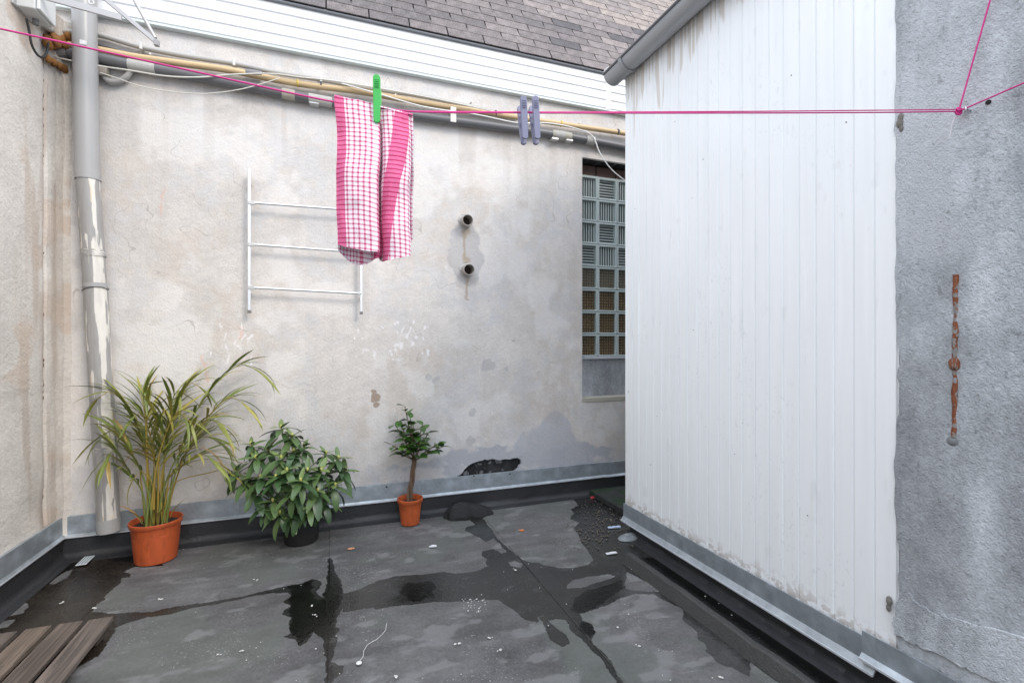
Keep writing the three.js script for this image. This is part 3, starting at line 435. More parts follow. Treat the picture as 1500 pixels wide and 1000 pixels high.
// ---------------------------------------------------------------- clad shed on the right
{
  const t = thing('clad_shed', 'shed clad in narrow white vertical boards with grey gutter on top', 'shed');
  const zE = onSide(917, 500, XR).z, zN = onSide(1316, 500, XR).z, y0 = onSide(918, 743, XR).y, y1 = 3.15, N = 22, w = (zN - zE) / N;
  mesh('core', box(XR + .02, 4.2, -.2, 3.1, zE + .012, zN + .3), std([.2, .2, .2], .9), t);
  const wht = tex(1024, 1536, 0, 0, 1.7, 3.1, (x, y) => { const a = fbm(x * 3, y * 1.5, 3), st = fbm(x * 40, y * 2, 3), gr = sm(.74, .84, fbm(x * 34, y * 9, 3)); const k = 1 + (a - .5) * .03 + (st - .5) * .03 - .02 * gr; let c = [241 * k, 243 * k, 244 * k];
    const dl = 2.98 - .42 * Math.pow(fbm(x * 24, 3, 3), 2) * sm(1.5, .2, x), dr = sm(dl, dl + .05, y) * sm(.45, .62, fbm(x * 60, y * 2, 3)); c = c.map((v, i) => v + ([176, 160, 142][i] - v) * .4 * dr);
    const sp = sm(.235 + .07 * fbm(x * 20, 7, 3), .18, y) * sm(.45, .6, fbm(x * 50, y * 60, 4)); c = c.map((v, i) => v + ([150, 136, 122][i] - v) * .45 * sp);
    const sc = sm(.72, .76, fbm(x * 110 + 12, y * 50, 3)) * sm(.6, .7, fbm(x * 3, y * 3 + 5, 3)); return c.map(v => v * (1 - .04 * sc)); });
  const bm = std(0xffffff, .32, { map: wht });
  const s = new THREE.Shape([[0, .0003], [.0100, .0003], [.0100, .0036], [.0155, .0066], [.0155, w - .0028], [.0125, w - .0003], [0, w - .0003]].map(p => new THREE.Vector2(...p)));
  const bg = new THREE.ExtrudeGeometry(s, { depth: y1 - y0, bevelEnabled: false }).rotateX(-Math.PI / 2); // profile x -> x, profile y -> -z
  for (let i = 0; i < N; i++) { const g = bg.clone(); g.scale(-1, 1, 1); { const p = g.attributes.position.array, nn = g.attributes.normal.array; for (let k = 0; k < p.length; k += 9) for (let c = 0; c < 3; c++) { let q = p[k + 3 + c]; p[k + 3 + c] = p[k + 6 + c]; p[k + 6 + c] = q; q = nn[k + 3 + c]; nn[k + 3 + c] = nn[k + 6 + c]; nn[k + 6 + c] = q; } } g.translate(XR + .0155 + rr(-.0006, .0006), y0 + rr(-.003, .002), zE + w * (i + 1)); mesh('cladding_board', planar(g, (x, y, z) => [z + 3, y]), bm, t); }
  mesh('corner_trim', rbox(XR - .002, XR + .03, y0 + .002, y1, zE - .006, zE + .006, .003), bm, t);
  const nails = []; for (let i = 0; i < 13; i++) { const b = Math.floor(rr(0, N)), z = zE + w * (b + .5) + rr(-.01, .01); nails.push(new THREE.SphereGeometry(rr(.0018, .0034), 6, 4).translate(XR - .0005, rr(.35, 2.85), z)); } mesh('nail_heads', merge(nails), std([.06, .05, .045], .7), t).userData.kind = 'stuff';
  // flashing under the boards, with bright lip
  const fs = new THREE.Shape([[.0, y0 + .03], [-.006, y0 + .03], [-.008, y0 - .055], [-.028, y0 - .082], [-.024, y0 - .086], [.0, y0 - .062]].map(p => new THREE.Vector2(...p)));
  const zF = onSide(1285, 975, XR - .02).z; const fl = mesh('flashing', uvZY(new THREE.ExtrudeGeometry(fs, { depth: zF - zE, bevelEnabled: false }).translate(XR - .014, 0, zE)), zinc, t);
  mesh('flashing_lip', box(XR - .0455, XR - .0375, y0 - .0865, y0 - .079, zE, zF), zincEdge, fl);
  // gutter: half round trough with rolled rim, end cap and brackets
  const gz0 = onSide(897, 118, XR - .075).z, gz1 = .4, gy = onSide(905, 104, XR - .075).y, gx = XR - .076, GR = .068, pr = [];
  for (let i = 0; i <= 20; i++) { const a = Math.PI + i / 20 * Math.PI; pr.push([Math.cos(a) * GR, Math.sin(a) * GR]); } for (let i = 20; i >= 0; i--) { const a = Math.PI + i / 20 * Math.PI; pr.push([Math.cos(a) * (GR - .004), Math.sin(a) * (GR - .004)]); }
  const gm = std([.36, .37, .385], .42, { metalness: .3, bumpMap: plasterBump, bumpScale: .0015 }), gt = mesh('gutter', uvZY(new THREE.ExtrudeGeometry(new THREE.Shape(pr.map(p => new THREE.Vector2(...p))), { depth: gz1 - gz0, bevelEnabled: false }).translate(gx, gy, gz0)), gm, t);
  mesh('rim_bead', bar(V(gx - GR, gy, gz0), V(gx - GR, gy, gz1), .010, 10), std([.12, .12, .13], .5), gt);
  mesh('end_cap', new THREE.CylinderGeometry(GR, GR, .008, 24, 1, false, Math.PI / 2, Math.PI).rotateX(Math.PI / 2).translate(gx, gy, gz0 - .003), gm, gt);
  for (const px of [922, 1040]) { const z = onSide(px, 60, XR - .075).z; const g = []; for (let i = 0; i < 14; i++) { const a = Math.PI + (i + .5) / 14 * Math.PI; g.push(new THREE.BoxGeometry(.008, .017, .03).rotateZ(a).translate(gx + Math.cos(a) * (GR + .004), gy + Math.sin(a) * (GR + .004), z)); } mesh('bracket', merge(g), std([.33, .34, .35], .4, { metalness: .4 }), gt); }
  // shed roof: bitumen sheet rising to the right
  mesh('shed_roof', new THREE.BoxGeometry(2.6, .03, gz1 - zE).translate(1.3, 0, 0).rotateZ(.22).translate(XR - .05, gy + .045, (gz1 + zE) / 2), std([.07, .075, .075], .95, { map: grain }), t);
  const fp = onSide(905, 98, XR - .03); mesh('roof_flap', rbox(fp.x - .03, fp.x + .12, fp.y - .06, fp.y + .02, zE - .05, zE + .1, .004), std([.10, .11, .11], .95, { map: grain }), t);
}
// ---------------------------------------------------------------- cement wall on the right
const cwall = thing('cement_wall', 'rough grey cement wall with torn edge against the white boards', 'wall');
{
  const zN = onSide(1316, 500, XR).z, X = XR - .008, pts = [[3.6, -.05]];
  for (let i = 0; i <= 130; i++) { const y = -.05 + i / 130 * 3.25; pts.push([zN + (y < .2 ? .03 : 0) + .034 * (fbm(y * 2.6, 4, 3) - .5) + .016 * (fbm(y * 22, 8, 3) - .5), y]); } pts.push([3.6, 3.2]);
  const s = new THREE.Shape(pts.map(([z, y]) => new THREE.Vector2(-z, y)));
  const g = new THREE.ExtrudeGeometry(s, { depth: .3, bevelEnabled: false }).rotateY(Math.PI / 2).translate(X, 0, 0); // shape x -> -z
  mesh('render_coat', planar(g, (x, y, z) => [z, y]), std(0xffffff, .95, { map: cementMap, bumpMap: cementBump, bumpScale: .005 }), cwall);
  // lumps of mortar along the torn edge
  const lg = []; for (const [px, py, r] of [[1320, 172, .012], [1319, 180, .014], [1321, 188, .009], [1303, 880, .013], [1302, 890, .010]]) { const p = onSide(px, py, X); lg.push(new THREE.IcosahedronGeometry(r, 1).scale(.6, 1.4, .8).translate(p.x, p.y, p.z)); } mesh('mortar_lumps', merge(lg), std([.36, .33, .3], .95, { bumpMap: cementBump, bumpScale: .006 }), cwall);
  // flaking pale coat low on the wall
  const fl = [[640, 450], [700, 520], [780, 570], [900, 600], [1333, 720], [1500, 800], [1500, 1150], [1333, 1040], [1100, 960], [930, 880], [780, 800], [640, 745], [556, 700], [545, 600], [560, 520]].map(([x, y]) => onSide(1180 + x / 4.167, 760 + y / 4.167, X));
  const fpts = []; fl.forEach((p, i) => { const q = fl[(i + 1) % fl.length]; for (let k = 0; k < 5; k++) { const t = k / 5; fpts.push(new THREE.Vector2(-(p.z + (q.z - p.z) * t) + (k ? rr(-.006, .006) : 0), p.y + (q.y - p.y) * t + (k ? rr(-.006, .006) : 0))); } });
  mesh('flaking_coat', planar(new THREE.ExtrudeGeometry(new THREE.Shape(fpts), { depth: .003, bevelEnabled: true, bevelSize: .002, bevelThickness: .0015, bevelSegments: 1 }).rotateY(Math.PI / 2).translate(X - .007, 0, 0), (x, y, z) => [z * 1.3 + 5, y * 1.3]), std([1.07, 1.07, 1.07], .95, { map: cementMap, bumpMap: cementBump, bumpScale: .008 }), cwall);
  // flashing at its foot
  const z0 = onSide(1268, 941, X).z, yT = .2, fs = new THREE.Shape([[.0, yT + .02], [-.006, yT + .02], [-.008, yT - .06], [-.024, yT - .078], [-.02, yT - .082], [.0, yT - .064]].map(p => new THREE.Vector2(...p)));
  const f2 = mesh('flashing', uvZY(new THREE.ExtrudeGeometry(fs, { depth: 3.0, bevelEnabled: false }).translate(X - .012, 0, z0)), zinc, cwall); mesh('flashing_lip', box(X - .04, X - .031, yT - .0825, yT - .075, z0, z0 + 3), zincEdge, f2);
  // old iron pipe half buried in the render
  const rust = std(0xffffff, .9, { map: tex(256, 512, 0, 0, 1, 1, (u, v) => { const a = fbm(u * 44, v * 5, 4), b = sm(.48, .56, fbm(u * 40 + 30, v * 4, 4)); const c = [206 - 60 * a, 130 - 50 * a, 92 - 40 * a]; return c.map((q, i) => q + ([190, 186, 182][i] - q) * b); }), bumpMap: cementBump, bumpScale: .01 });
  const P = (px, py) => onSide(px, py, X + .004), a = P(1402, 402), b = P(1399, 640), c = P(1400, 533);
  { const g = new THREE.TubeGeometry(new THREE.LineCurve3(b, a), 60, .0082, 12), q = g.attributes.position; for (let i = 0; i < q.count; i++) { const n = fbm(q.getY(i) * 16, 3, 3); q.setX(i, q.getX(i) + .012 * (n - .62)); q.setZ(i, q.getZ(i) + .006 * (fbm(q.getY(i) * 30, 9, 2) - .5)); } g.computeVertexNormals(); mesh('rusty_pipe', g, rust, cwall); } mesh('pipe_coupling', new THREE.CapsuleGeometry(.017, .010, 4, 12).translate(c.x, c.y, c.z), rust, cwall);
  const e = P(1397, 646); mesh('mortar_blob', new THREE.IcosahedronGeometry(.018, 2).scale(.6, .9, 1).translate(e.x, e.y, e.z), std([.4, .41, .42], .95, { bumpMap: cementBump, bumpScale: .008 }), cwall);
  const h = P(1450, 150); mesh('drill_hole', new THREE.CylinderGeometry(.007, .007, .006, 12).rotateZ(Math.PI / 2).translate(X - .0005, h.y, h.z), std([.01, .01, .01], .9), cwall);
}
{ // mossy slab in the passage behind the shed
  const g = uvXZ(rbox(2.03, 3.6, 0.002, .05, ZB + .03, -2.86, .008)); const mm = tex(256, 256, 0, 0, 1, 1, (x, y) => { const a = sm(.45, .62, fbm(x * 7, y * 7, 4)), k = .7 + .6 * fbm(x * 50, y * 50, 2); return [(44 - 14 * a) * k, (46 + 4 * a) * k, (44 - 16 * a) * k]; });
  single('mossy_slab', g, std(0xffffff, .85, { map: mm, bumpMap: floorBump, bumpScale: .004 }), 'dark mossy slab on the roof in the gap behind the white shed', 'slab');
}

// ---------------------------------------------------------------- clothesline, pegs, towel
const hook = onSide(1405, 163, XR - .03), TW = (() => { const d = ray(550, 157), k = 1.15; return V(d[0] * k, EYE + d[1] * k, d[2] * k); })();
const lineL = V(XL, 2.04, -1.404), along = V(hook.x - TW.x, 0, hook.z - TW.z).normalize();
const wp = (px, py) => { const d = ray(px, py), n = V(-along.z, 0, along.x), t = (TW.x * n.x + TW.z * n.z) / (d[0] * n.x + d[2] * n.z); return V(d[0] * t, EYE + d[1] * t, d[2] * t); };
{
  const pm = std([.62, .035, .24], .55), t = thing('clothesline', 'pink clothesline tied to the cement wall and carrying a towel', 'clothesline');
  const a = wp(495, 150), b = wp(602, 163);
  mesh('strand', new THREE.TubeGeometry(new THREE.CatmullRomCurve3([lineL, wp(0, 42), wp(250, 97), a, TW, b, wp(760, 165), wp(1000, 165.5), wp(1300, 164.5), hook], false, 'centripetal'), 160, .0021, 8), pm, t);
  mesh('strand', new THREE.TubeGeometry(new THREE.CatmullRomCurve3([b, wp(800, 164), wp(1100, 163), hook.clone().add(V(0, .006, 0))], false, 'centripetal'), 60, .0017, 8), pm, t);
  mesh('strand', bar(hook, V(XR - .02, 3.3, onSide(1450, 0, XR - .03).z + .25), .0025, 8), pm, t); mesh('strand', bar(hook, V(XR - .16, 2.09, .5), .0025, 8), pm, t);
  mesh('knot', new THREE.TorusKnotGeometry(.007, .004, 48, 8, 2, 3).translate(hook.x, hook.y, hook.z), pm, t);
  mesh('loose_end', tube([hook, hook.clone().add(V(-.006, -.03, -.012)), hook.clone().add(V(-.004, -.075, -.022))], .0014, 12, 5), std([.75, .72, .74], .6), t);
  const h = hook; mesh('screw_eye', merge([new THREE.TorusGeometry(.010, .0028, 8, 18).rotateY(.5).translate(h.x + .004, h.y - .002, h.z + .016), bar(V(h.x + .008, h.y - .002, h.z + .018), V(XR, h.y - .002, h.z + .022), .003)]), std([.6, .6, .62], .3, { metalness: .8 }), t);
}
{ // towel: a folded cloth over the line. local X runs along the line, Z towards the camera
  const nrm = V(-along.z, 0, along.x); if (nrm.dot(TW) > 0) nrm.negate();
  const tmap = tex(1024, 1024, 0, 0, .5, .5, (x, y) => {
    const P = .0108, u = ((x / P) % 1 + 1) % 1, v = ((y / P) % 1 + 1) % 1, lu = sm(.22, .1, Math.abs(u - .5)), lv = sm(.22, .1, Math.abs(v - .5));
    const weave = .93 + .14 * vn(x * 900, y * 900); const bx = x - .176 + .055 * y / .37, edge = x < .022 || (bx > -.004 && bx < .03);
    let c; if (edge) { const st = sm(.16, .08, Math.abs(v - .5)); c = [226 - 40 * st, 116 - 76 * st, 160 - 66 * st]; } else { const k = lu * .5 + lv * .5 + (lu * lv) * .3; c = [243 - 42 * k, 236 - 150 * k, 241 - 112 * k]; }
    return c.map(q => q * weave);
  });
  const clothBump = tex(256, 256, 0, 0, .05, .05, (x, y) => { const v = 128 + 60 * Math.sin(x * 2094) * Math.sin(y * 2094) + 60 * (vn(x * 900, y * 900) - .5); return [v, v, v]; }, false);
  const cm = new THREE.MeshPhysicalMaterial({ color: 0xffffff, map: tmap, bumpMap: clothBump, bumpScale: .0012, roughness: 1, sheen: .3, sheenRoughness: .8, side: THREE.DoubleSide });
  const t = thing('tea_towel', 'red and white checked tea towel pegged over the pink line', 'towel', [0, 0, 0]);
  function sheet(path, y0f, y1f, uoff, nv = 60) { // path: [x,z] polyline in line space, y top/bottom as functions of s
    const c = new THREE.CatmullRomCurve3(path.map(p => V(p[0], 0, p[1])), false, 'centripetal'), nu = 72, pos = [], uv = [], idx = [], L = c.getLength();
    for (let j = 0; j <= nv; j++) for (let i = 0; i <= nu; i++) {
      const s = i / nu, q = c.getPointAt(s), f = j / nv, yt = y0f(s), yb = y1f(s), y = yt + (yb - yt) * f;
      const op = Math.min(1, .25 + f * 1.6), lx = q.x * (1 - .05 * f) + .010 * (fbm(f * 3, uoff * 20 + 5, 2) - .5) + .012 * f * f * (s > .5 ? .3 : -.1), lz = q.z * op + .022 * Math.min(1, f * 3) * (fbm(s * 4, f * 3 + uoff * 9, 3) - .5) + .010 * (fbm(s * 11 + 7, f * 7 + s * 5, 3) - .5);
      pos.push(lx, y, lz); uv.push(uoff + s * .25 - (s > .42 ? .04 : s > .3 ? .04 * (s - .3) / .12 : 0), -(y - yt) + .004 * fbm(s * 6, f * 6, 2));
    }
    for (let j = 0; j < nv; j++) for (let i = 0; i < nu; i++) { const a = j * (nu + 1) + i, b = a + 1, d = a + nu + 1, e = d + 1; idx.push(a, d, b, b, d, e); }
    const g = new THREE.BufferGeometry(); g.setAttribute('position', new THREE.Float32BufferAttribute(pos, 3)); g.setAttribute('uv', new THREE.Float32BufferAttribute(uv, 2)); g.setIndex(idx); g.computeVertexNormals(); return g;
  }
  const place = m => { m.matrixAutoUpdate = true; const B = new THREE.Matrix4().makeBasis(along, V(0, 1, 0), V(along.z * -1, 0, along.x).dot(TW) > 0 ? V(along.z, 0, -along.x) : V(-along.z, 0, along.x)); m.geometry.applyMatrix4(new THREE.Matrix4().makeTranslation(TW.x, TW.y, TW.z).multiply(B)); m.geometry.computeVertexNormals(); return m; };
  const slope = s => .012 - .026 * s; // the line dips towards the right across the towel
  place(mesh('front_fold', sheet([[-.090, .000], [-.072, .014], [-.045, .024], [-.018, .030], [.006, .024], [.010, .006], [.002, -.030], [.004, -.044], [.010, -.030], [.016, .004], [.03, .020], [.055, .026], [.076, .016], [.082, .0]], s => slope(s) + .003, s => s < .5 ? -.328 - .018 * Math.sin(s * 5) : -.352 - .012 * Math.sin((s - .5) * 7), 0), cm, t));
  place(mesh('back_fold', sheet([[-.088, -.012], [-.06, -.024], [-.02, -.016], [.02, -.030], [.06, -.022], [.09, -.008]], s => slope(s) + .003, s => s < .6 ? -.340 - .032 * Math.sin(Math.PI * Math.min(1, s / .6)) : -.335 + .06 * (s - .6), .04), cm, t));
  place(mesh('top_fold', (() => { const g = []; const pos = [], uv = [], idx = []; const nu = 24, nv = 8; for (let j = 0; j <= nv; j++) for (let i = 0; i <= nu; i++) { const s = i / nu, a = j / nv * Math.PI; pos.push(-.092 + .178 * s, slope(s) + .003 + .005 * Math.sin(a), .0045 + -.0005 - .009 * (j / nv) + .0); uv.push(s * .2, j * .002); } for (let j = 0; j < nv; j++) for (let i = 0; i < nu; i++) { const a = j * (nu + 1) + i; idx.push(a, a + 1, a + nu + 1, a + 1, a + nu + 2, a + nu + 1); } const q = new THREE.BufferGeometry(); q.setAttribute('position', new THREE.Float32BufferAttribute(pos, 3)); q.setAttribute('uv', new THREE.Float32BufferAttribute(uv, 2)); q.setIndex(idx); q.computeVertexNormals(); return q; })(), cm, t));
}
function peg(px, py0, py1, col, dark, label, group, lean = 0, gap = .006) {
  const a = wp(px, py0), b = wp(px + lean, py1), L = a.distanceTo(b), t = thing('clothes_peg', label, 'clothes peg', [0, 0, 0], group);
  const m = std(col, .4), dm = std(dark, .5), sh = new THREE.Shape(); const w = .0076; sh.moveTo(-w * .8, 0); sh.quadraticCurveTo(-w, L * .5, -w * .95, L - .007); sh.quadraticCurveTo(-w * .9, L, 0, L); sh.quadraticCurveTo(w * .9, L, w * .95, L - .007); sh.quadraticCurveTo(w, L * .5, w * .8, 0); sh.quadraticCurveTo(0, -.006, -w * .8, 0);
  const arm = new THREE.ExtrudeGeometry(sh, { depth: .0055, bevelEnabled: true, bevelSize: .0012, bevelThickness: .0012, bevelSegments: 2, curveSegments: 8 });
  const B = new THREE.Matrix4().makeBasis(along, V(0, 1, 0), V(-along.z, 0, along.x)), rz = new THREE.Matrix4().makeRotationZ(Math.atan2(-(b.clone().sub(a).dot(along)) * -1, L) * -1 * -1);
  const put = g => g.applyMatrix4(new THREE.Matrix4().makeTranslation(b.x, b.y, b.z).multiply(B).multiply(new THREE.Matrix4().makeRotationZ(Math.asin(clamp(b.clone().sub(a).dot(along) / L, -1, 1)))));
  mesh('arm', put(arm.clone().rotateX(.10).translate(0, 0, gap)), m, t); mesh('arm', put(arm.clone().rotateX(-.10).translate(0, -.008, -gap - .0055)), m, t);
  mesh('spring', put(new THREE.TorusGeometry(.0052, .0016, 6, 16).rotateY(Math.PI / 2).scale(3.2, 1, 1).translate(0, L * .45, .001)), dm, t);
  const rg = []; for (let i = 0; i < 5; i++) rg.push(new THREE.BoxGeometry(.011, .0012, .0016).translate(0, L - .012 - i * .004, gap + .0075 + .0)); mesh('grip_ridges', put(merge(rg).rotateX(.0).translate(0, 0, L * .085)), m, t);
}
peg(552.5, 118, 181, [.05, .48, .09], [.03, .25, .05], 'bright green plastic clothes peg holding the tea towel', undefined, 0, .012);
peg(764, 146, 203, [.22, .23, .34], [.12, .12, .18], 'grey-blue clothes peg on the pink line, of the pair the one nearer the towel', 'grey pegs on the clothesline', 4);
peg(781, 146, 203, [.22, .23, .34], [.12, .12, .18], 'grey-blue clothes peg on the pink line, of the pair the one nearer the shed', 'grey pegs on the clothesline', 5);

// ---------------------------------------------------------------- plants
const potMap = tex(512, 256, 0, 0, 1, 1, (u, v) => { const a = fbm(u * 9, v * 6, 4), lime = .5 * sm(.58, .7, fbm(u * 18 + 5, v * 7 + 3, 4)) , sc = sm(.7, .75, fbm(u * 30, v * 22 + 9, 3)), k = .84 + .22 * a; return [235 * k, 232 * k, 228 * k].map((q, i) => q * (1 - .22 * lime) + [30, 34, 38][i] * lime * .6 - 18 * sc); });
function pot(t, R, r, H, col, rimH = .03) {
  const m = std([col[0] * 1.25, col[1] * 1.25, col[2] * 1.25], .5, { map: potMap, bumpMap: floorBump, bumpScale: .0008 });
  mesh('pot', new THREE.LatheGeometry([[r - .02, .004], [r - .006, 0], [r, .006], [r + (R - .008 - r) * .74, (H - rimH) * .74], [r + (R - .008 - r) * .75, (H - rimH) * .76], [R - .008, H - rimH], [R, H - rimH + .004], [R + .003, H - .004], [R, H], [R - .007, H - .002], [R - .012, H - rimH - .02], [r * .9 - .004, .03], [0, .03]].map(q => new THREE.Vector2(...q)), 48), m, t);
  const so = new THREE.CylinderGeometry(R - .014, R - .016, .02, 32, 1); so.translate(0, H - rimH - .012, 0); mesh('soil', planar(so, (x, y, z) => [x, z]), std([.035, .026, .02], 1, { bumpMap: cementBump, bumpScale: .02 }), t);
}
function leafGeo(L, W, droop, fold, n = 6, tip = 1, base = .35) { // blade along +Z, curving down
  const pos = [], idx = [], uv = [];
  for (let i = 0; i <= n; i++) { const f = i / n, w = W / 2 * Math.pow(Math.sin(Math.PI * Math.pow(f * .97 + .015, base > .5 ? 1.25 : .8)), tip) , a = droop * f; const z = L * (droop ? Math.sin(a) / droop : f), y = -L * (droop ? (1 - Math.cos(a)) / droop : 0);
    for (const s of [-1, 0, 1]) { pos.push(s * w, y + Math.abs(s) * w * fold, z); uv.push(s * .5 + .5, f); } }
  for (let i = 0; i < n; i++) for (let k = 0; k < 2; k++) { const a = i * 3 + k; idx.push(a, a + 3, a + 1, a + 1, a + 3, a + 4); }
  const g = new THREE.BufferGeometry(); g.setAttribute('position', new THREE.Float32BufferAttribute(pos, 3)); g.setAttribute('uv', new THREE.Float32BufferAttribute(uv, 2)); g.setIndex(idx); g.computeVertexNormals(); return g;
}
const leafM = (c, r = .42) => new THREE.MeshPhysicalMaterial({ color: new THREE.Color(...c), roughness: r, transmission: 0, side: THREE.DoubleSide });
const Yup = V(0, 1, 0);
function aim(m, pos, dir, roll = 0) { const z = dir.clone().normalize(), x = V().crossVectors(Yup, z); if (x.lengthSq() < 1e-5) x.set(1, 0, 0); x.normalize(); const y = V().crossVectors(z, x); m.quaternion.setFromRotationMatrix(new THREE.Matrix4().makeBasis(x, y, z)); m.rotateZ(roll); m.position.copy(pos); }
{ // areca palm
  const c = onFloor(232, 815), t = thing('potted_palm', 'feathery palm with yellow stems in a large terracotta plastic pot', 'potted plant', [c.x, 0.004, -3.45]);
  pot(t, .132, .106, .24, [.50, .10, .03]);
  const Lm = [leafM([.21, .23, .045]), leafM([.14, .18, .035]), leafM([.31, .28, .06]), leafM([.36, .25, .07])], stemM = std([.34, .25, .05], .5), stemG = std([.16, .2, .05], .5), dry = leafM([.32, .2, .09], .8);
  const LG = [.27, .23, .18, .12].map(L => [leafGeo(L, .019, .5, .4, 6, .8), leafGeo(L, .016, 1.0, .4, 6, .8)]);
  // target tips in photo pixels (at the pot's depth) keep the crown's real outline; dz pushes fronds fore and aft
  const tips = [[400, 552, .05], [378, 585, .12], [135, 575, .05], [150, 628, .16], [205, 570, -.03], [250, 590, .14], [345, 612, .2], [340, 660, .22], [300, 560, .0], [170, 655, .2], [195, 600, .1], [300, 600, .26], [270, 568, .06], [330, 640, .02], [225, 560, .1]];
  tips.forEach(([px, py0, dz], i) => { const py = py0 + (i ? 20 : 8);
    const tp = onBack(px, py, -3.45); const tip = V(tp.x - t.position.x, tp.y, dz * .8 - (dz < .04 ? .06 : 0)), a = rr(0, 6.28), br = rr(.01, .055), b0 = V(Math.cos(a) * br + tip.x * .06, .2, Math.sin(a) * br * .8);
    const reach = Math.hypot(tip.x, tip.z), mid = V(b0.x + tip.x * .28, Math.max(tip.y * .82, .5) + .02, b0.z + tip.z * .3), ctrl = V(b0.x + tip.x * .66, tip.y + .05 + reach * .10, tip.z * .68);
    const cv = new THREE.CatmullRomCurve3([b0, V(b0.x + tip.x * .08, .42, b0.z + tip.z * .1), mid, ctrl, tip], false, 'centripetal');
    const st = mesh('frond', mergeVertices(new THREE.TubeGeometry(cv, 26, .0042, 6)), i % 3 ? stemM : stemG, t); { const p = st.geometry.attributes.position; const q = cv.getPoint(1); for (let k = 0; k < p.count; k++) { const v = V(p.getX(k), p.getY(k), p.getZ(k)); let best = 0, bd = 9; for (let s = 0; s <= 20; s++) { const d = cv.getPoint(s / 20).distanceTo(v); if (d < bd) { bd = d; best = s / 20; } } const cc = cv.getPoint(best); v.sub(cc).multiplyScalar(1.5 - 1.2 * best).add(cc); p.setXYZ(k, v.x, v.y, v.z); } }
    const n = 9; for (let k = 0; k < n; k++) for (const s of [-1, 1]) {
      const u = .44 + .54 * (k + (s > 0 ? .3 : 0)) / n, p = cv.getPointAt(Math.min(1, u)), tg = cv.getTangentAt(Math.min(1, u)), sd = V().crossVectors(tg, Yup).normalize(); const f = (u - .44) / .56;
      const dir = tg.clone().multiplyScalar(.75 + .5 * f).addScaledVector(sd, s * (.8 - .4 * f)).addScaledVector(Yup, .22 - .1 * f + rr(-.12, .12));
      const L = f < .15 ? 1 : f < .6 ? 0 : f < .85 ? 1 : 2; const m = mesh('leaflet', LG[L][rnd() < .5 ? 0 : 1], rnd() < .05 ? Lm[3] : Lm[Math.floor(rr(0, 2.6))], st); aim(m, p, dir, rr(-.5, .5));
    }
  });
  for (let i = 0; i < 16; i++) { const a = rr(0, 6.28), r = rr(.01, .07), h = rr(.16, .36); mesh('stalk', new THREE.CylinderGeometry(.003, .0075, h, 7).rotateZ(rr(-.14, .14)).rotateX(rr(-.1, .1)).translate(Math.cos(a) * r, .2 + h / 2, Math.sin(a) * r * .8), rnd() < .65 ? stemM : stemG, t); }
  for (let i = 0; i < 7; i++) { const m = mesh('leaflet', LG[2][1], i < 3 ? dry : Lm[2], t), a = rr(0, 6.28); aim(m, V(Math.cos(a) * .07, .22, Math.sin(a) * .05), V(Math.cos(a) * .3, 1, Math.sin(a) * .3), rr(-1, 1)); }
  for (const [px, py, dx, dy] of [[318, 690, .9, -.2], [215, 650, -.7, -.6], [290, 655, .8, -.35], [205, 690, -.4, -.9]]) { const p = onBack(px, py, -3.36), m = mesh('leaflet', LG[1][1], rnd() < .4 ? dry : Lm[2], t), o = V(p.x - t.position.x, p.y, .09), b = V(o.x * .25, Math.max(.3, o.y - .08), .04); mesh('stalk', tube([V(o.x * .15, .22, .03), b, o], .003, 12, 6), stemM, t); aim(m, o, V(dx, dy * .6, .3), 0); }
}
